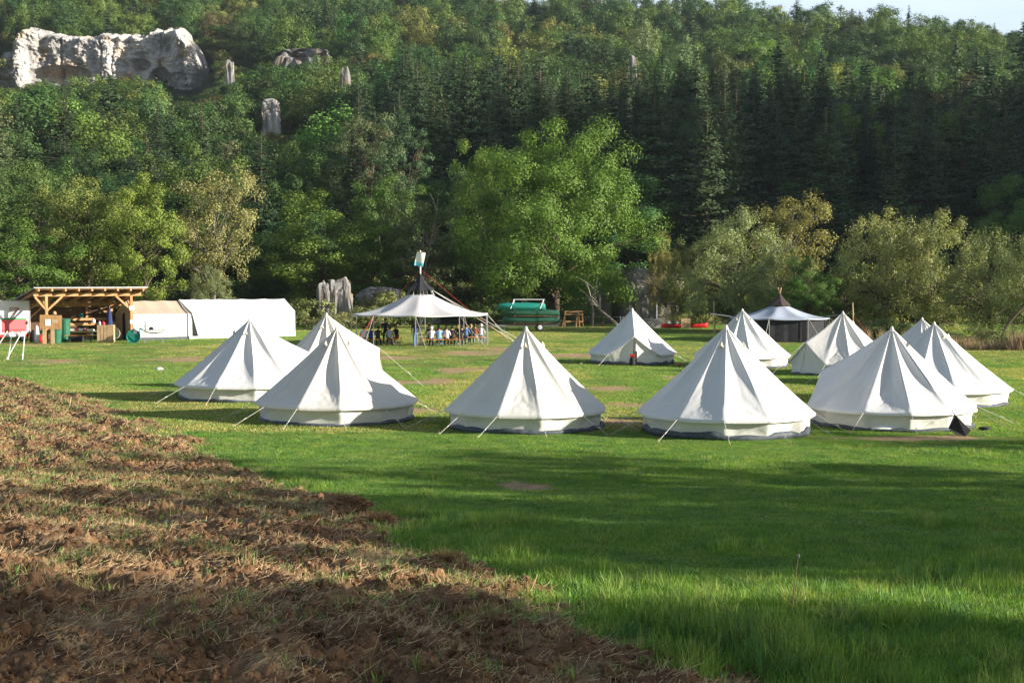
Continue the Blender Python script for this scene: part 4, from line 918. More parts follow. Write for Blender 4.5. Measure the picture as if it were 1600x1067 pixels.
for x_, s in ((0, -1), (-W_, 1)):
    T_('brace', lambda b: b.beam((x_, 0, zf - 1.25), (x_ + s * 1.15, 0, zf - .2), .12, .14))
    T_('brace', lambda b: b.beam((x_, 0, zf - 1.15), (x_, 1.1, zf - .35), .12, .14))
    T_('brace', lambda b: b.beam((x_, Dp, zb - 1.1), (x_ + s * 1.0, Dp, zb - .2), .12, .14))
    T_('side_beam', lambda b: b.beam((x_, .1, zf - .33), (x_, Dp - .1, zb - .33), .12, .18))
T_('brace', lambda b: b.beam((-W_, 0, zf - 1.2), (-W_ - .8, 0, zf - .22), .12, .14))
sl = (zb - zf) / Dp; y0, y1 = -.85, Dp + .8
for k in range(9):
    x_ = -W_ - .75 + k * (W_ + 1.4) / 8; T_('rafter', lambda b: b.beam((x_, y0, zf + .12 + sl * y0), (x_, y1, zf + .12 + sl * y1), .12, .2))
for k in range(7):
    q0 = y0 + (y1 - y0) * k / 7; q1 = y0 + (y1 - y0) * (k + 1) / 7 - .02
    T_('roof_board', lambda b: b.beam((-W_ - 1.0, (q0 + q1) / 2, zf + .24 + sl * (q0 + q1) / 2), (.85, (q0 + q1) / 2, zf + .24 + sl * (q0 + q1) / 2), q1 - q0, .03))
T_('roof_sheet', lambda b: b.beam((-W_ / 2 - .08, y0 - .06, zf + .285 + sl * y0), (-W_ / 2 - .08, y1 + .06, zf + .285 + sl * y1), W_ + 2.05, .04), 'metal')
for z_ in np.arange(.1, 2.3, .24):
    T_('rear_board', lambda b: b.box((-W_ / 2, Dp + .12, float(z_) + .1), (W_ + .3, .03, .22)), 'wooddark')
T_('shelf', lambda b: b.box((-2.2, Dp - .5, 1.62), (3.8, .5, .05)), 'wood'); T_('shelf', lambda b: b.box((-2.0, Dp - 1.1, 1.28), (4.2, .45, .05)), 'wood')
T_('shelf_front', lambda b: b.box((-2.0, Dp - 1.34, 1.2), (4.2, .03, .16)), 'wood'); T_('shelf_front', lambda b: b.box((-2.2, Dp - .76, 1.55), (3.8, .03, .16)), 'wood')
T_('notice', lambda b: b.box((0.0, -.11, 2.45), (.34, .02, .3)), 'paper'); T_('notice', lambda b: b.box((0.0, -.11, 1.42), (.26, .02, .26)), 'paper')
def loc(x_, y_, z_=0): return fr + Vector((math.cos(YAW) * x_ - math.sin(YAW) * y_, math.sin(YAW) * x_ + math.cos(YAW) * y_, z_))
def at(px, D, z=0): return Vector((XD(px, D), D, z))
# barrels
def barrel(px, D, r_, h, label):
    mb = MB(); mb.lathe([(r_ * .8, 0), (r_ * .92, h * .5), (r_, h * .95), (r_ * 1.06, h), (r_ * .95, h), (r_ * .9, h * .9)], 18); o = mb.build('green_barrel', M['greenplastic'], smooth=False, label=label, cat='barrel'); o.location = at(px, D)
barrel(87, 96.5, .42, 1.0, 'shorter green barrel in front under the plywood board'); barrel(101, 98.6, .40, 1.7, 'taller green barrel behind the short one')
# plywood notice board on legs
o = empty('notice_board', at(79, 95.4), R(8), label='plywood notice board with white papers in front of the shelter', cat='board')
mb = MB(); mb.box((0, 0, 1.55), (1.5, .04, 1.0), Matrix.Rotation(R(2), 3, 'Y')); mb.build('panel', M['wood'], o); mb = MB(); mb.box((-.18, -.03, 1.52), (.38, .012, .46)); mb.build('paper_sheet', M['paper'], o)
mb = MB(); mb.box((.3, -.03, 1.6), (.4, .012, .28)); mb.build('paper_sheet', M['woodpale'], o)
for s in (-.45, .1): mb = MB(); mb.box((s, .05, .52), (.24, .12, 1.05)); mb.build('leg', M['woodpale'], o)
# upright pallets
def pallet(p, rz, label, w=1.2, h=1.25):
    o = empty('pallet', p, rz, label=label, cat='pallet')
    for k in range(5): mb = MB(); mb.box((-w / 2 + .12 + k * (w - .24) / 4, 0, h / 2 + .02), (.2, .022, h)); mb.build('board', M['woodpale'], o)
    for z_ in (.12, h / 2, h - .08): mb = MB(); mb.box((0, .07, z_ + .02), (w, .1, .1)); mb.build('bearer', M['woodpale'], o)
pallet(at(164, 97.2), R(4), 'pallet standing upright right of the kitchen tables'); pallet(at(173, 97.6), R(62), 'pallet standing edge on behind the front pallet', .8)
def disc(px, D, r_, z_, label, m, tilt):
    o = empty('round_tub', at(px, D, z_), label=label, cat='tub'); mb = MB(); mb.lathe([(r_ * .8, .14), (r_ * .97, .12), (r_, 0), (r_ * 1.02, -.03), (r_ * .96, -.03), (r_ * .9, .06), (r_ * .2, .08)], 28, 0, axis='y'); mb.build('shell', M[m], o)
    mb = MB(); mb.beam((-r_ * .7, -.02, r_ * .5), (r_ * .6, -.02, -r_ * .6), .05, .05); mb.build('strut', M['greenplastic'], o); o.rotation_euler = (R(-tilt), 0, 0)
disc(208, 96.5, .5, .48, 'round green tub leaning by the right shelter post', 'teal', 12)
disc(178, 99.0, .42, .6, 'round pale lid leaning behind the upright pallets', 'vent', 10)
# tables and benches
def beer_table(p, rz, L, w, h, mt, label, cat='table', name=None, leg='metal'):
    o = empty(name or ('table' if h > .6 else 'bench'), p, rz, label=label, cat=cat)
    mb = MB(); mb.box((0, 0, h - .015), (L, w, .03)); mb.build('top', M[mt], o)
    for s in (-1, 1):
        mb = MB(); xx = s * L * .36
        mb.beam((xx, -w * .38, h - .03), (xx, -w * .38, 0), .035); mb.beam((xx, w * .38, h - .03), (xx, w * .38, 0), .035); mb.beam((xx, -w * .37, .1), (xx, w * .37, .1), .025); mb.beam((xx, 0, h * .6), (xx - s * .35, 0, h - .04), .02)
        mb.build('leg', M[leg], o)
    return o
beer_table(at(124, 98), R(3), 2.2, .25, .5, 'orange', 'orange bench in front of the kitchen table', 'bench', 'bench', 'greenplastic')
beer_table(at(126, 99.3), R(3), 2.2, .6, .78, 'wood', 'kitchen table under the shelter loaded with food boxes')
for i, (px, w, h, m, l) in enumerate([(113, .5, .14, 'white', 'white food tray on the left of the kitchen table'), (120, .3, .2, 'pink', 'pink bag on the kitchen table'), (127, .5, .16, 'paper', 'white box in the middle of the kitchen table'), (133, .3, .12, 'pink', 'pink packet beside the white box'), (141, .5, .10, 'white', 'flat white tray at the right of the kitchen table')]):
    mb = MB(); mb.box((0, 0, h / 2), (w, .3, h)); mb.box((0, 0, h + .01), (w * .9, .26, .02)); o = mb.build('food_box', M[m], label=l, cat='box'); o.location = at(px, 99.2, .78)
mb = MB(); mb.box((0, 0, .25), (.85, .5, .45)); mb.box((0, 0, .48), (.9, .55, .04)); o = mb.build('dark_crate', M['black'], label='black crate behind the orange bench', cat='crate'); o.location = at(121, 98.8, .0)
# clutter of the kitchen
def sack(px, D, z, w, h, m, label, cat='bag', name='bag'):
    mb = MB(); mb.lathe([(w * .42, 0), (w * .5, h * .2), (w * .46, h * .6), (w * .3, h * .9), (w * .12, h)], 10); o = mb.build(name, M[m], smooth=True, label=label, cat=cat); o.location = at(px, D, z); o.scale = (1, .7, 1)
for a in ((52, 98.0, 0, .6, .9, 'black', 'dark bag left of the plywood board'), (57, 97.2, 0, .35, 1.25, 'white', 'white sack beside the dark bag'), (62, 98, 0, .5, .5, 'red', 'red bag on the ground behind the plywood board'), (127, 102.2, 1.68, .3, .35, 'teal', 'teal pot on the upper kitchen shelf', 'pot', 'cooking_pot'), (121, 102.4, 1.68, .3, .28, 'green', 'green pot on the upper kitchen shelf', 'pot', 'cooking_pot'), (85, 97.5, 2.02, .3, .25, 'woodpale', 'small wooden box on top of the notice board post', 'box', 'wooden_box'), (161, 99.5, 1.0, .3, .5, 'red', 'red cloth bundle above the pallets'), (155, 100, 1.0, .25, .5, 'metal', 'steel canister above the pallets', 'canister', 'canister'), (146, 101.3, 1.32, .3, .3, 'white', 'white bowl on the lower kitchen shelf', 'bowl', 'bowl')): sack(*a)
# folded parasol
o = empty('folded_parasol', at(171, 98.6), label='folded dark blue parasol standing under the shelter', cat='parasol'); mb = MB(); mb.lathe([(.12, .9), (.24, 1.2), (.14, 2.1), (.05, 2.5)], 8); mb.build('fabric', M['dkblue'], o); mb = MB(); mb.tube([(0, 0, 0), (0, 0, 2.6)], .025, 6); mb.build('pole', M['metal'], o)
# ------------------------------------------------------------------ frame tents
def frame_tent(x0, x1, off, mt, label, gab, zr=2.95, ze=1.95, seed=0, slant=(0, 0)):
    o = empty('frame_tent', loc2(x0, off), YAW, label=label, cat='tent', group='long frame tents joined in a row'); L = x1 - x0; w = 3.9; n = 28
    def prof(s, dx):
        return [(dx, -.06, .0), (dx, 0, ze * .5), (dx, 0, ze), (dx, w * .25, (zr + ze) / 2 - .03), (dx, w * .5, zr), (dx, w * .75, (zr + ze) / 2 - .03), (dx, w, ze), (dx, w + .02, ze * .5), (dx, w + .06, 0)]
    V = []
    for k in range(n + 1):
        s = k / n
        for j, (a, b, c) in enumerate(prof(s, L * s)):
            sgw = .03 * math.sin(s * 31 + seed) * (j in (1, 7)) + .02 * math.sin(s * 57) * (j in (1, 2, 6, 7)); dip = -.05 * math.sin(math.pi * ((s * 3) % 1)) * (j in (3, 4, 5))
            sx = (slant[0] * (1 - s) + slant[1] * s) * (1 - c / zr)
            V.append((a + sx, b - sgw, c + dip))
    F = []
    for k in range(n):
        for j in range(8): a = k * 9 + j; F.append((a, a + 9, a + 10, a + 1))
    roofF = [f for i, f in enumerate(F) if 2 <= i % 8 <= 5]; wallF = [f for i, f in enumerate(F) if not 2 <= i % 8 <= 5]
    link('roof', mesh_np('roof', V, roofF, [M[mt]], smooth=False), o); link('wall', mesh_np('wall', V, wallF, [M[mt] if mt != 'beigetarp' else M['wall']], smooth=True), o)
    for s, on in ((0, gab[0]), (L, gab[1])):
        if on: mb = MB(); q = prof(0, s + (.03 if s else -.03)); mb.add(q, [tuple(range(9))]); mb.build('gable', M[mt], o)
    mb = MB(); mb.box((L / 2, -.1, .1), (L, .02, .22)); mb.build('ground_flap', M['sheet' if mt == 'beigetarp' else 'whitetarp'], o)
    return o
fc = Vector((XD(208, 100.6), 100.6, 0))
def loc2(x_, y_, z_=0): return fc + Vector((math.cos(YAW) * x_ - math.sin(YAW) * y_, math.sin(YAW) * x_ + math.cos(YAW) * y_, z_))
bt = frame_tent(0, 4.6, 0, 'beigetarp', 'beige frame tent next to the timber shelter with open gable', (1, 0), seed=1)
mb = MB(); mb.add([(-.07, 1.5, 0), (-.07, 2.3, 0), (-.07, 2.2, 1.9), (-.07, 1.7, 2.1)], [(0, 1, 2, 3)]); mb.build('dark_doorway', M['black'], bt)  # flat black sheet on the gable, painting the unlit inside of the tent
frame_tent(4.3, 7.6, -.12, 'whitetarp', 'middle white frame tent overlapping the beige one', (1, 1), 3.02, 2.02, 2, (.8, 1.3))
frame_tent(7.7, 13.3, .05, 'whitetarp', 'right white frame tent, the longest of the row', (1, 1), 3.0, 2.05, 3)
# washing table in front of the beige tent
wt = beer_table(at(240, 96.8), R(2), 1.75, .6, .95, 'metal', 'steel table before the beige frame tent', leg='metal')
mb = MB(); V = []; F = []
for i in range(13):
    for j in range(5): u = i / 12; V.append(((u - .5) * 1.5, -.28 + .14 * j, .9 - .24 * math.sin(math.pi * u) ** .6 * (1 - abs(j - 2) * .2)))
for i in range(12):
    for j in range(4): a = i * 5 + j; F.append((a, a + 5, a + 6, a + 1))
mb.add(V, F); mb.build('sink_sling', M['paper'], wt)
for px, w, h, m, l, c, nm in ((228, .26, .7, 'paper', 'white canister with red cap on the steel table', 'canister', 'canister'), (220, .3, .12, 'teal', 'small blue bowl on the steel table', 'bowl', 'bowl'), (236, .35, .22, 'black', 'black pot on the steel table', 'pot', 'cooking_pot'), (212, .6, .5, 'white', 'rounded white tub left of the steel table', 'tub', 'tub')):
    sack(px, 96.8, .95 if px != 212 else .6, w, h, m, l, c, nm)
# ------------------------------------------------------------------ white box trailer at the left edge
tr = empty('box_trailer', at(22, 97.5), R(36), label='white box trailer with red triangle emblem at the left edge', cat='trailer')
mb = MB(); mb.box((0, 1.5, 1.75), (2.2, 3.0, 2.5)); mb.build('body', M['white'], tr)
for x_ in (-1.1, 1.1): mb = MB(); mb.box((x_, -.01, 1.75), (.06, .06, 2.54)); mb.build('corner_strip', M['metal'], tr)
mb = MB(); mb.box((0, -.01, 3.03), (2.24, .06, .07)); mb.build('roof_strip', M['metal'], tr)
mb = MB(); mb.box((.0, -.02, 1.22), (1.76, .03, .95)); gp = mb.build('graphic_panel', M['pink'], tr); mb = MB(); mb.box((0, -.045, 1.72), (1.66, .02, .12)); mb.build('green_edge', M['greenpaint'], gp)
for x_ in (-.85, .85): mb = MB(); mb.box((x_, -.03, .5), (.34, .05, .2)); mb.build('tail_light', M['red'], tr)
mb = MB(); mb.box((0, -.03, .5), (1.3, .04, .14)); mb.build('bumper', M['white'], tr)
for x_ in (-.9, .9): mb = MB(); mb.lathe([(.32, -.1), (.34, 0), (.32, .1)], 20, 0, (x_, 1.4, .33), 'x'); mb.build('wheel', M['rubber'], tr)
mb = MB(); mb.box((.0, .3, .42), (2.0, .2, .12)); mb.build('chassis', M['dkblue'], tr)
def tri(cx, cz, s, th):
    V = []; 
    for q in (s, s - th * 2.2):
        V += [(cx - q * .55, 0, cz + q * .32), (cx + q * .55, 0, cz + q * .32), (cx, 0, cz - q * .62)]
    return V
EX = .0
mb = MB(); V = tri(EX, 2.35, .62, .06); mb.add([(v[0], -.012, v[2]) for v in V], [(0, 1, 4, 3), (1, 2, 5, 4), (2, 0, 3, 5)]); em = mb.build('triangle_emblem', mat('emblem_red', (.7, .04, .07), .4, .03), tr)
tc = bpy.data.curves.new('lettering', 'FONT'); tc.body = 'CVJM'; tc.size = .32; tc.extrude = .003; tc.align_x = 'CENTER'; tc.materials.append(mat('lettering_grey', (.16, .16, .18), .5, .03))
lt0 = bpy.data.objects.new('lettering', tc); COL.objects.link(lt0); lm = bpy.data.meshes.new_from_object(lt0.evaluated_get(bpy.context.evaluated_depsgraph_get())); bpy.data.objects.remove(lt0); lt = link('lettering', lm, em); lt.location = (EX, -.02, 2.3); lt.rotation_euler = (R(90), 0, 0)
# white tubular trestle
tb = empty('tubular_rack', P(28, 562), R(4), label='white tubular steel rack at the left edge before the trailer', cat='rack')
for a, b in (((.42, 0, 1.65), (.28, -.1, 0)), ((.28, 0, 1.65), (-.62, -.1, 0)), ((-.35, .2, 1.65), (-.55, .0, 0)), ((-.55, 0, 1.65), (-1.6, -.1, 0)), ((-1.3, .2, 1.65), (-1.5, 0, 0))):
    mb = MB(); mb.tube([a, b], .03, 7); mb.build('leg', M['white'], tb)
mb = MB(); mb.tube([(-1.5, 0, 1.5), (.1, 0, 1.5), (.44, 0, 1.62)], .032, 7); mb.build('rail', M['white'], tb); mb = MB(); mb.tube([(-1.5, .1, 1.64), (.4, .1, 1.72)], .02, 6); mb.build('rail', M['black'], tb)
# ------------------------------------------------------------------ canoes and trailer
def canoe_mesh(mt, L=5.0, w=.88, h=.4, keel='keel'):
    n, m = 28, 12; V = []
    for i in range(n + 1):
        u = i / n * 2 - 1; f = max(0.0, 1 - abs(u) ** 2.4); ww = w / 2 * f ** .7 + .012; sheer = h + .16 * abs(u) ** 3; rock_ = .10 * abs(u) ** 4
        xx = u * L / 2
        for j in range(m + 1):
            a = math.pi * j / m - math.pi / 2; q = abs(math.sin(a)) ** .75 * (1 if a > 0 else -1); z = rock_ + (sheer - rock_) * (1 - math.cos(a) ** .55 if math.cos(a) > 0 else 1)
            V.append((xx * (1 + .015 * (z / h)), ww * q, z))
    F = [(i * (m + 1) + j, (i + 1) * (m + 1) + j, (i + 1) * (m + 1) + j + 1, i * (m + 1) + j + 1) for i in range(n) for j in range(m)]
    return mesh_np('hull', V, F, [M[mt]], smooth=True)
def canoe(mt, p, rz, flip, label, L=5.0, rail='wood'):
    o = empty('canoe', p, rz, label=label, cat='canoe'); hu = link('hull', canoe_mesh(mt, L), o); so = hu.modifiers.new('skin', 'SOLIDIFY'); so.thickness = .02
    mb = MB()
    for s in (-1, 1): mb.tube([(L / 2 * u * 1.01, s * (.44 * max(0, 1 - abs(u) ** 2.4) ** .7 + .02), .40 + .16 * abs(u) ** 3) for u in np.linspace(-1, 1, 15)], .022, 5)
    mb.build('gunwale', M[rail], o)
    for u in (-.45, .35): mb = MB(); mb.box((L / 2 * u, 0, .36), (.22, .78, .03)); mb.build('seat', M['wooddark'], o)
    if flip: o.rotation_euler = (R(-160), 0, rz)
    return o
TR = at(828, 119); ct = empty('canoe_trailer', TR, R(2), label='low trailer frame with white rack carrying the green canoes', cat='trailer')
for a, b, nm, m, w in (((-3.0, -.6, .5), (2.5, -.6, .5), 'side_rail', 'metal', .09), ((-3.0, .6, .5), (2.5, .6, .5), 'side_rail', 'metal', .09), ((-3, -.6, .5), (-3, .6, .5), 'cross_rail', 'metal', .08), ((2.5, -.6, .5), (2.5, .6, .5), 'cross_rail', 'metal', .08), ((-3, 0, .5), (-4.6, 0, .52), 'drawbar', 'metal', .09)):
    mb = MB(); mb.beam(a, b, w); mb.build(nm, M[m], ct)
mb = MB(); mb.box((-.6, 0, .58), (3.2, 1.1, .06)); mb.build('bed', mat('faded_red_bed', (.30, .10, .085), .6, .15), ct)
for s in (-1, 1):
    mb = MB(); mb.lathe([(.3, -.1), (.36, -.06), (.36, .06), (.3, .1)], 22, 0, (.85, s * .78, .36), 'y'); w = mb.build('wheel', M['rubber'], ct); mb = MB(); mb.lathe([(.1, -.12), (.2, -.105), (.2, .105), (.1, .12)], 16, 0, (.85, s * .78, .36), 'y'); mb.build('rim', M['white'], w)
    mb = MB(); mb.lathe([(.43, -.12), (.43, .12)], 20, 0, (.85, s * .78, .36), 'y', cap=False); me_ = mb.mesh('mudguard', M['black']); 
    for x_ in (-1.4, 1.2):
        mb = MB(); mb.beam((x_, s * .12, .55), (x_, s * .12, 2.42), .055); mb.build('rack_post', M['white'], ct)
    mb = MB(); mb.beam((-1.5, s * .12, 2.43), (1.3, s * .12, 2.43), .05); mb.build('rack_top', M['white'], ct)
for z_ in (.72, 1.35, 1.95):
    for x_ in (-1.4, 1.2): mb = MB(); mb.beam((x_, -1.05, z_), (x_, 1.05, z_), .05); mb.build('rack_arm', M['white'], ct)
for x_ in (-1.4, 1.2):
    mb = MB(); mb.beam((x_ - .35, -1.02, 2.0), (x_, -.3, 2.78), .05); mb.build('rack_stay', M['white'], ct)
    mb = MB(); mb.beam((x_, -1.12, .6), (x_, -1.12, 2.1), .035); mb.build('lashing', M['black'], ct)
    mb = MB(); mb.beam((x_, -.3, 2.3), (x_, -.3, 2.78), .05); mb.build('rack_post', M['white'], ct)
mb = MB(); mb.beam((-1.5, -.3, 2.8), (1.3, -.3, 2.8), .06); mb.build('rack_top', M['white'], ct)
mb = MB(); mb.beam((-2.0, -.14, 1.6), (-1.4, -.14, 2.42), .05); mb.build('rack_stay', M['white'], ct)
canoe('green', TR + Vector((.1, -.62, 1.25)), R(2), True, 'lowest upturned dark green canoe on the trailer', 5.0)
canoe('green', TR + Vector((.1, -.62, 1.88)), R(2), True, 'middle upturned dark green canoe on the trailer', 5.0)
canoe('teal', TR + Vector((-.75, -.55, 2.44)), R(2), True, 'topmost bright teal canoe on the trailer', 4.2, 'teal')
canoe('green', TR + Vector((.1, .72, 1.25)), R(2), True, 'upturned green canoe on the far side of the trailer, lower level', 5.0)
canoe('red', at(1062, 125.5), R(-2), False, 'bright red canoe lying on the grass by the concrete block', 5.2, 'black')
mb = MB()
for x_, w in ((-.3, .28), (0, .3), (.3, .26)): mb.box((x_, 0, .48), (w, .03, .95))
mb.box((0, .03, .3), (.86, .02, .08)); o = mb.build('board_stack', M['woodpale'], label='pale boards leaning on the red canoe', cat='boards'); o.location = at(1072, 124.6); o.rotation_euler = (R(-9), 0, 0)
mb = MB(); mb.box((0, 0, .42), (1.5, .7, .84)); mb.box((0, 0, .85), (1.56, .76, .06)); o = mb.build('concrete_trough', M['concrete'], label='pale concrete block left of the red canoe', cat='block'); o.location = at(1020, 125.2)
o = empty('tap_post', at(1026, 126.2), label='slim grey standpipe behind the concrete block', cat='post'); mb = MB(); mb.tube([(0, 0, 0), (0, 0, 2.2)], .06, 8); mb.build('shaft', M['metal'], o); mb = MB(); mb.tube([(0, 0, 1.2), (.6, 0, 1.2)], .04, 6); mb.build('outlet', M['metal'], o)
# timber trestle and rail fence
o = empty('timber_trestle', at(896, 128), label='brown timber trestle frame right of the canoes', cat='trestle')
for a, b in (((-1.05, 0, 0), (-.75, 0, 1.5)), ((.25, 0, 0), (.42, 0, 1.5)), ((.6, 0, 0), (.5, 0, 1.5)), ((.95, .5, 0), (.8, .2, 1.5)), ((-.8, .6, 0), (-.75, .2, 1.5))): mb = MB(); mb.beam(a, b, .1, .1); mb.build('leg', M['wood'], o)
for z_ in (1.5, 1.25, .55): mb = MB(); mb.beam((-.85, .1 + z_ * .01, z_), (.95, .1 + z_ * .01, z_), .08, .14); mb.build('rail', M['wood'], o)
o = empty('rail_fence', at(960, 129), label='thin rail fence in front of the blue grey rock wall', cat='fence')
for k in range(7): mb = MB(); mb.tube([(-4.5 + k * 1.7, 0, 0), (-4.5 + k * 1.7, 0, 1.0)], .04, 6); mb.build('post', M['paper' if k == 3 else 'wooddark'], o)
mb = MB(); mb.tube([(-4.8, 0, .95), (6, 0, .95)], .03, 6); mb.build('rail', M['palebark'], o)
# dead leaning trees
def dead(px, D, pts_, r0, label, bk='palebark'):
    o = empty('dead_tree', at(px, D), label=label, cat='tree'); mb = MB(); mb.tube([(0, 0, -.2)] + pts_, [r0 * (1 - .8 * i / len(pts_)) for i in range(len(pts_) + 1)], 6); mb.build('trunk', M[bk], o)
    for k in range(9):
        q = Vector(pts_[min(len(pts_) - 1, 1 + k % (len(pts_) - 1))]); mb = MB(); e = q + Vector((random.uniform(-1.6, 1.6), random.uniform(-.6, .6), random.uniform(.3, 1.8))); mb.tube([q, q.lerp(e, .5) + Vector((0, 0, .2)), e], [.06, .04, .015], 4); mb.build('branch', M[bk], o)
dead(970, 128, [(-.8, 0, .7), (-2.0, 0, 1.7), (-2.8, 0, 2.6)], .17, 'pale dead trunk leaning left behind the open bell tent')
dead(1002, 130, [(0, 0, 1.4), (-.1, 0, 2.6), (-.5, 0, 4)], .15, 'upright pale dead trunk with twigs by the rock wall')
dead(1004, 129.5, [(.8, 0, 1.4), (1.6, 0, 2.2), (2.4, 0, 3.6)], .16, 'pale dead trunk leaning right toward the concrete block')
dead(925, 129, [(.1, 0, 1.2), (.0, 0, 2.3), (.3, 0, 3.4)], .14, 'thin forked pale trunk beside the timber trestle')
dead(655, 136, [(.3, 0, 4), (1.1, 0, 8), (1.8, 0, 11.5)], .12, 'long bare pale stem rising behind the flag')
dead(1432, 205, [(.0, 0, 7), (-.2, 0, 14), (0, 0, 19)], .2, 'tall bare pale stem in the dark wood on the right')
dead(1556, 96, [(.9, 0, 1.4), (2.2, 0, 2.9), (3.6, 0, 4.2)], .14, 'dark leaning limb at the right edge below the willows', 'bark')
# ------------------------------------------------------------------ small things on the grass
def cloth_lump(px, py, w, d, h, m, label, name, cat, seed=3):
    bm = bmesh.new(); bmesh.ops.create_icosphere(bm, subdivisions=5 if m == 'soil' else 3, radius=1); V = np.array([v.co[:] for v in bm.verts]); f = np.array([[v.index for v in q.verts] for q in bm.faces]); bm.free()
    k = 1 + .3 * fbm(V[:, 0] * 1.8, V[:, 1] * 1.8, V[:, 2] * 1.8, seed=seed, oct=3) + (.22 * fbm(V[:, 0] * 5, V[:, 1] * 5, V[:, 2] * 5, seed=seed + 1, oct=2) if m == 'soil' else 0); V = V * k[:, None] * np.array([w / 2, d / 2, h / 2]) + np.array([0, 0, h * .42])
    o = link(name, mesh_np(name, V, f, [M[m]], smooth=(m != 'soil')), label=label, cat=cat); o.location = P(px, py) + Vector((0, 0, .02)); return o
b = P(1494, 680); bag = empty('black_bag', b + Vector((0, -.1, 0)), label='black cloth bag hung on a guy rope of the front right tent', cat='bag')
mb = MB(); mb.add([(-.25, .06, .22), (-.1, .0, .62), (-.06, .02, .60), (.38, .05, .16), (.22, .07, .0), (-.02, .08, .03), (-.25, .0, .22), (-.1, -.06, .62), (-.06, -.05, .60), (.38, -.06, .16), (.22, -.09, .0), (-.02, -.1, .03)], [(0, 1, 2, 3, 4, 5), (11, 10, 9, 8, 7, 6), (0, 6, 7, 1), (1, 7, 8, 2), (2, 8, 9, 3), (3, 9, 10, 4), (4, 10, 11, 5), (5, 11, 6, 0)]); mb.build('cloth', M['black'], bag)
mb = MB(); mb.tube([(-.08, -.02, .6), (-.1, .2, .72)], .012, 5); mb.build('cord', M['black'], bag)
cloth_lump(1388, 674, .9, .3, .16, 'paper', 'crumpled white cloth under the wall of the front right tent', 'white_cloth', 'cloth', 5)
cloth_lump(1538, 672, .34, .25, .1, 'black', 'small dark thing on the grass right of the front right tent', 'dark_shoe', 'shoe', 6)
cloth_lump(249, 579, .36, .36, .16, 'white', 'white bowl lying on the grass left of the tents', 'white_bowl', 'bowl', 7)
cloth_lump(1060, 571, .3, .2, .1, 'red', 'small red thing on the grass right of the open bell tent', 'red_shoe', 'shoe', 8)
cloth_lump(1043, 681, .3, .25, .1, 'red', 'small orange red thing under the edge of the widest front tent', 'red_cloth', 'cloth', 9)
# the dug-up heap of roots at the field corner
def heap(px, py, w, h, label, seed):
    o = cloth_lump(px, py, w, w * .7, h, 'soil', label, 'soil_heap', 'heap', seed); p = o.location.copy()
    r = np.random.default_rng(seed); n = 1500; a = r.uniform(0, 6.28, n); rad = r.uniform(.1, .5, n) * w; c = np.stack([np.cos(a) * rad, np.sin(a) * rad * .7, np.sqrt(np.clip(1 - (rad / (w * .55)) ** 2, 0, 1)) * h * .7 + .03], -1)
    d = unit(np.stack([np.cos(a), np.sin(a), r.uniform(-.6, .5, n)], -1) + r.normal(size=(n, 3)) * .5) * r.uniform(.04, .13, n)[:, None]; s = unit(r.normal(size=(n, 3))) * .003
    V = np.stack([c - s, c + d - s, c + d + s, c + s], 1).reshape(-1, 3); k = link('roots', mesh_np('roots', V, np.arange(4 * n).reshape(-1, 4), [M['dry']], shade=np.repeat(r.random(n), 4)), o); k.color = (.34, .21, .11, 1)
heap(540, 806, .66, .36, 'large shaggy heap of dug up roots at the corner of the field', 11)
heap(588, 826, .5, .2, 'small dark soil heap just right of the large heap', 12)
heap(700, 888, .34, .11, 'low dark clod at the grass edge below the heaps', 13)
# dry stalk
o = empty('plantain_stalk', P(1237, 962), label='single dry stalk with a pale head standing in the dark grass', cat='plant'); mb = MB(); mb.tube([(0, 0, 0), (.02, 0, .25), (.05, 0, .5)], [.008, .006, .003], 5); mb.build('stem', M['woodpale'], o)
mb = MB(); mb.lathe([(.0, 0), (.010, .01), (.012, .03), (0, .045)], 8, 0, (.055, 0, .5)); mb.build('head', M['concrete'], o)

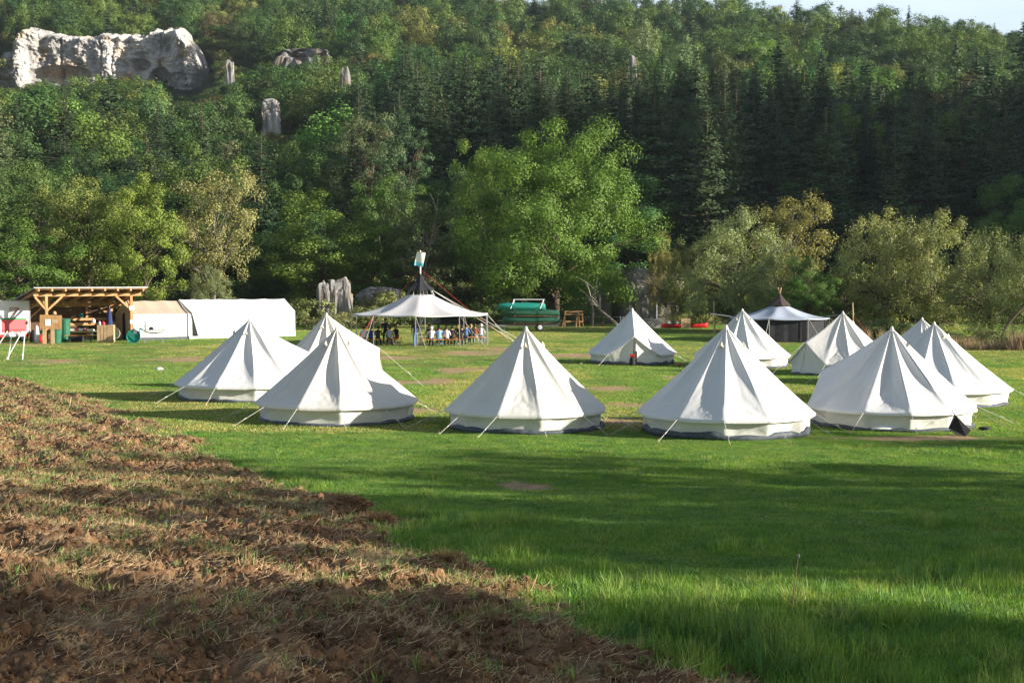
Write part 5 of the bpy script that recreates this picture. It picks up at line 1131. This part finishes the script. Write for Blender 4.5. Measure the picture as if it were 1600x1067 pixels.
# ------------------------------------------------------------------ people
CM = {}
def cloth(c):
    if c not in CM: CM[c] = mat('cloth_%d' % len(CM), c, .85, .12, 12, bump=.2)
    return CM[c]
HAIRC = {'brown': mat('brown_hair', (.06, .03, .015), .6, .3, 20), 'blond': mat('blond_hair', (.32, .2, .09), .6, .2, 20), 'black': mat('black_hair', (.012, .010, .009), .5, .3, 20)}
SHOE = mat('shoe', (.25, .24, .23), .6, .2); JEAN = (.09, .16, .30)
def person(p, rz, pose, shirt, pants, hair, label, hs=1.0, arm=0, seed=0, hood=False):
    r = random.Random(seed); j = lambda a: r.uniform(-a, a); N, E, Rd, lab = [], [], [], []
    def v(co, rad, l, par=None):
        N.append(Vector(co)); Rd.append(rad); lab.append(l)
        if par is not None: E.append((par, len(N) - 1))
        return len(N) - 1
    sit = pose == 'sit'; pz = .52 if sit else .95; ln = .10 + j(.05) if sit else .02
    pel = v((0, 0, pz), .145, 'p'); wa = v((0, ln * .3, pz + .18), .125, 's', pel); ch = v((0, ln * .8, pz + .40), .15, 's', wa); nb = v((0, ln * 1.15, pz + .54), .075, 's', ch); nk = v((0, ln * 1.3, pz + .60), .052, 'k', nb)
    h1 = v((0, ln * 1.5 + .02, pz + .68), .082, 'k', nk); h2 = v((0, ln * 1.6 + .015, pz + .77), .088, 'k', h1); h3 = v((0, ln * 1.6 + .01, pz + .83), .06, 'k', h2)
    v((0, ln * 1.55 + .12, pz + .715), .016, 'k', h1)
    for s in (-1, 1):
        hp = v((s * .09, .02, pz - .04), .10, 'p', pel)
        if sit: kn = v((s * (.12 + j(.04)), .43, pz - .02), .068, 'p', hp); an = v((s * .13, .42 + j(.12), .09), .045, 'p', kn)
        else: kn = v((s * .11, .05 + s * .05, .50), .07, 'p', hp); an = v((s * .12, s * .10 - .02, .09), .05, 'p', kn)
        a = N[an]; v((a.x, a.y + .17, .045), .038, 'f', an)
        so = v((s * .185, ln, pz + .50), .065, 's', nb)
        if sit: el = v((s * .26, ln + .13, pz + .25), .048, 's', so); wr = v((s * .14, ln + .36, pz + .26 + arm * .2), .033, 's', el)
        else: el = v((s * .25, ln - .03, pz + .22), .05, 's', so); wr = v((s * .2, ln + .16, pz + .02 + arm * .25), .034, 's', el)
        d = (N[wr] - N[el]).normalized(); hd = v(N[wr] + d * .07, .034, 'h', wr); side = Vector((1, 0, 0)) if sit else Vector((0, 1, 0))
        for q in range(4):
            o = side * (q - 1.5) * .019; L = (.06, .07, .066, .052)[q]; a1 = v(N[hd] + d * .035 + o, .010, 'h', hd); a2 = v(N[a1] + d * L * .55 + Vector((0, 0, -.008)), .009, 'h', a1); v(N[a2] + d * L * .4 + Vector((0, 0, -.02)), .007, 'h', a2)
        t1 = v(N[wr] + d * .05 - side * s * .035, .011, 'h', wr); v(N[t1] + d * .03 - side * s * .012, .009, 'h', t1)
    me = bpy.data.meshes.new('body'); me.from_pydata([tuple(n) for n in N], E, []); ob = bpy.data.objects.new('body', me); COL.objects.link(ob)
    md = ob.modifiers.new('s', 'SKIN'); md.use_smooth_shade = True
    for i, sv in enumerate(me.skin_vertices[0].data): sv.radius = (Rd[i] * (1.15 if lab[i] in 'sp' and Rd[i] > .1 else 1), Rd[i] * (.85 if lab[i] in 'sp' and Rd[i] > .1 else 1)); sv.use_root = (i == 0)
    su = ob.modifiers.new('d', 'SUBSURF'); su.levels = 1; su.render_levels = 1
    dg = bpy.context.evaluated_depsgraph_get(); nm = bpy.data.meshes.new_from_object(ob.evaluated_get(dg)); bpy.data.objects.remove(ob)
    nm.name = 'body'; nm.materials.clear()
    for m in (cloth(shirt), cloth(pants), M['skin'], SHOE): nm.materials.append(m)
    segs = [(N[a], N[b], lab[b]) for a, b in E]; mp = {'s': 0, 'p': 1, 'k': 2, 'h': 2, 'f': 3}
    A = np.array([s[0][:] for s in segs]); B = np.array([s[1][:] for s in segs]); C = np.array([q.center[:] for q in nm.polygons]); AB = B - A
    t = np.clip(np.einsum('pij,ij->pi', C[:, None] - A[None], AB) / (np.sum(AB * AB, 1) + 1e-9), 0, 1); dd = np.linalg.norm(C[:, None] - (A[None] + t[..., None] * AB[None]), axis=2); k = dd.argmin(1)
    nm.polygons.foreach_set('material_index', [mp[segs[i][2]] for i in k]); nm.polygons.foreach_set('use_smooth', [True] * len(nm.polygons)); nm.update()
    o = link('person', nm, label=label, cat='person'); o.location = p; o.rotation_euler = (0, 0, rz); o.scale = (hs,) * 3
    hc = N[h2]; bm = bmesh.new(); bmesh.ops.create_icosphere(bm, subdivisions=3, radius=1)
    big = 1.32 if hood else 1.12
    for q in bm.verts:
        n_ = q.co.copy(); f = 1 + .06 * math.sin(n_.x * 9 + seed) ; dn = -.12 if n_.y < .2 else .25
        q.co = Vector((n_.x * .098 * big * f, n_.y * .112 * big * f - .018, n_.z * .118 * big)) + hc
    bmesh.ops.delete(bm, geom=[q for q in bm.verts if (q.co.y - hc.y > .035 and q.co.z - hc.z < .05) or q.co.z - hc.z < -.13], context='VERTS')
    hm = bpy.data.meshes.new('hair'); bm.to_mesh(hm); bm.free(); hm.materials.append(cloth(shirt) if hood else HAIRC[hair]); hm.polygons.foreach_set('use_smooth', [True] * len(hm.polygons))
    ho = link('hood' if hood else 'hair', hm, o); so_ = ho.modifiers.new('t', 'SOLIDIFY'); so_.thickness = .012
    mb = MB()
    for s in (-1, 1): mb.lathe([(0, 0), (.011, .004), (.011, .008), (0, .012)], 6, 0, (s * .034, N[h1].y + .075, N[h1].z + .055), 'y')
    mb.build('eyes', M['black'], o)
    return o
AW_ = 0.0     # forward is +y: away from the camera
def pp_(px, D): return Vector((XD(px, D), D, 0))
PE = [
 (568, 91.6, 'sit', .1, (.50, .56, .66), (.05, .06, .1), 'brown', 'person in a pale blue shirt seated at the left end under the canopy'),
 (579, 91.8, 'sit', 0, (.03, .04, .25), (.03, .03, .04), 'black', 'person in a royal blue top seated second from the left under the canopy'),
 (590, 91.9, 'sit', -.1, (.02, .022, .03), (.03, .03, .04), 'brown', 'person in black seated beside the royal blue top'),
 (609, 91.6, 'sit', .05, (.34, .38, .42), (.02, .02, .03), 'brown', 'person in a grey T-shirt seated on the left bench'),
 (602, 94.6, 'stand', 3.0, (.02, .025, .05), (.02, .02, .03), 'brown', 'person in dark clothes standing behind the left bench'),
 (620, 94.2, 'sit', 2.6, (.03, .012, .012), (.35, .03, .03), 'black', 'person in black top and red trousers at the right end of the left table'),
 (649, 91.0, 'stand', .3, (.02, .03, .085), JEAN, 'brown', 'person standing in navy jacket and light blue jeans beside a canopy pole'),
 (674, 91.4, 'sit', .1, (.62, .62, .68), (.03, .05, .16), 'brown', 'person in a mottled white hooded jacket seated on the right bench'),
 (686, 91.5, 'sit', -.05, (.22, .42, .70), (.10, .25, .5), 'black', 'person in a light blue shirt seated with back to the camera'),
 (697.5, 91.5, 'sit', 0, (.68, .55, .60), (.03, .03, .03), 'brown', 'person in a pale pink shirt seated with back to the camera'),
 (706, 91.9, 'sit', -.1, (.02, .015, .02), (.02, .02, .02), 'black', 'person in black seated right of the pale pink shirt'),
 (671, 94.6, 'sit', 3.1, (.03, .012, .012), (.02, .02, .02), 'black', 'person in dark clothes facing the camera behind the mottled jacket'),
 (685, 94.6, 'sit', 3.2, (.50, .02, .03), (.02, .02, .02), 'brown', 'person in a bright red top facing the camera across the table'),
 (698, 94.6, 'sit', 3.1, (.02, .02, .03), (.02, .02, .02), 'brown', 'person in a black top facing the camera across the table'),
 (716, 95.4, 'sit', 2.9, (.03, .03, .04), (.02, .02, .02), 'black', 'person in dark clothes with pale cap at the far right table'),
 (719, 92.2, 'sit', -.5, (.02, .02, .02), (.02, .02, .025), 'black', 'person in black crouched on the near end of the right table'),
 (727.5, 94.8, 'sit', -.2, (.08, .16, .38), (.04, .06, .1), 'brown', 'person in a mid blue jacket seated on the rear right bench'),
 (735, 95.2, 'sit', -.2, (.02, .02, .022), (.05, .05, .06), 'blond', 'person with blond hair in a black jacket on the rear right bench'),
 (742, 95.6, 'sit', -.15, (.20, .065, .04), (.25, .3, .38), 'brown', 'person in a rust brown jacket on the rear right bench'),
 (751, 96.0, 'sit', -.2, (.66, .66, .70), (.12, .18, .25), 'brown', 'person in a white hooded jacket at the right end of the rear bench'),
]
for i, (px, D, po, rz, sc_, pc, hr, l) in enumerate(PE):
    person(pp_(px, D), rz, po, sc_, pc, hr, l, 1.0 if po == 'sit' else 1.0, seed=i, hood=(i in (7, 19)))
beer_table(pp_(594, 91.55), R(1), 3.0, .28, .50, 'orange', 'orange bench on the left under the canopy', 'bench', 'bench')
beer_table(pp_(689, 91.35), R(2), 2.9, .28, .50, 'orange', 'orange bench in the middle carrying the light blue and pink shirts', 'bench', 'bench', 'teal')
beer_table(pp_(739, 95.1), R(14), 1.9, .28, .50, 'orange', 'orange bench at the rear right under the canopy', 'bench', 'bench')
beer_table(pp_(594, 92.9), R(1), 2.6, .6, .76, 'wooddark', 'dark table before the left bench under the canopy')
beer_table(pp_(684, 92.9), R(2), 3.0, .6, .76, 'wooddark', 'dark table in the middle under the canopy')
beer_table(pp_(733, 96.6), R(14), 2.2, .6, .76, 'wooddark', 'dark table at the rear right under the canopy')
beer_table(pp_(690, 94.5), R(2), 2.9, .28, .50, 'orange', 'orange bench on the far side of the middle table', 'bench', 'bench')
beer_table(pp_(617, 94.2), R(8), 1.2, .28, .50, 'orange', 'short orange bench at the far side of the left table', 'bench', 'bench')
beer_table(pp_(775, 108), R(0), 1.9, .7, .74, 'wooddark', 'dark picnic table right of the canopy')
# ------------------------------------------------------------------ light, sky, air
SUN_EL, SUN_AZ = R(17.5), R(SUN_AZ_DEG)      # azimuth clockwise from +y
d = Vector((math.sin(SUN_AZ) * math.cos(SUN_EL), math.cos(SUN_AZ) * math.cos(SUN_EL), math.sin(SUN_EL)))
sd_ = bpy.data.lights.new('sun', 'SUN'); sd_.energy = 5.0; sd_.angle = R(.53); sd_.color = (1, .93, .82)
so = bpy.data.objects.new('sun', sd_); COL.objects.link(so); so.rotation_euler = d.to_track_quat('Z', 'Y').to_euler()
w = bpy.data.worlds.new('World'); scene.world = w; w.use_nodes = True; N, L = w.node_tree.nodes, w.node_tree.links
sk = N.new('ShaderNodeTexSky'); sk.sky_type = 'NISHITA'; sk.sun_disc = False; sk.sun_elevation = SUN_EL; sk.sun_rotation = SUN_AZ; sk.dust_density = 1.0; sk.air_density = 1.0
tc_ = N.new('ShaderNodeTexCoord'); mp_ = N.new('ShaderNodeMapping'); mp_.inputs['Scale'].default_value = (1.2, 1.2, 7); mp_.inputs['Rotation'].default_value = (0, .25, 0); L.new(tc_.outputs['Generated'], mp_.inputs[0])
nz_ = N.new('ShaderNodeTexNoise'); nz_.inputs['Scale'].default_value = 2.2; nz_.inputs['Detail'].default_value = 7; L.new(mp_.outputs[0], nz_.inputs[0])
mr_ = N.new('ShaderNodeMapRange'); L.new(nz_.outputs['Fac'], mr_.inputs[0]); mr_.inputs[1].default_value = .38; mr_.inputs[2].default_value = .7; mr_.inputs[3].default_value = .3; mr_.inputs[4].default_value = .8
sz_ = N.new('ShaderNodeSeparateXYZ'); L.new(tc_.outputs['Generated'], sz_.inputs[0]); mz_ = N.new('ShaderNodeMapRange'); L.new(sz_.outputs['Z'], mz_.inputs[0]); mz_.inputs[1].default_value = .12; mz_.inputs[2].default_value = .5; mz_.inputs[3].default_value = 1.0; mz_.inputs[4].default_value = .12
mm_ = N.new('ShaderNodeMath'); mm_.operation = 'MULTIPLY'; L.new(mr_.outputs[0], mm_.inputs[0]); L.new(mz_.outputs[0], mm_.inputs[1])
mx_ = N.new('ShaderNodeMix'); mx_.data_type = 'RGBA'; L.new(mm_.outputs[0], mx_.inputs[0]); L.new(sk.outputs[0], mx_.inputs[6]); mx_.inputs[7].default_value = (8.5, 9.6, 11, 1)
L.new(mx_.outputs[2], N['Background'].inputs[0]); N['Background'].inputs[1].default_value = SKY
if HAZE:
    mb = MB(); mb.box((0, 700, 75), (2600, 1700, 190)); me = mb.mesh('haze', [])
    m = bpy.data.materials.new('haze_air'); m.use_nodes = True; t = m.node_tree; t.nodes.remove(t.nodes['Principled BSDF']); pv = t.nodes.new('ShaderNodeVolumePrincipled')
    pv.inputs['Color'].default_value = (.72, .82, 1, 1); pv.inputs['Density'].default_value = HAZE; pv.inputs['Anisotropy'].default_value = .25; t.links.new(pv.outputs[0], t.nodes['Material Output'].inputs['Volume']); me.materials.append(m)
    link('haze', me, kind='stuff', label='thin bluish morning haze over the valley', cat='haze')
scene.cycles.max_bounces = 6; scene.cycles.diffuse_bounces = 3; scene.cycles.glossy_bounces = 2; scene.cycles.transmission_bounces = 3; scene.cycles.transparent_max_bounces = 4; scene.cycles.volume_bounces = 0
scene.cycles.sample_clamp_indirect = 6; scene.cycles.use_denoising = True
vs = scene.view_settings; vs.view_transform = 'Standard'; vs.look = 'None'; vs.exposure = EXPO; vs.gamma = 1
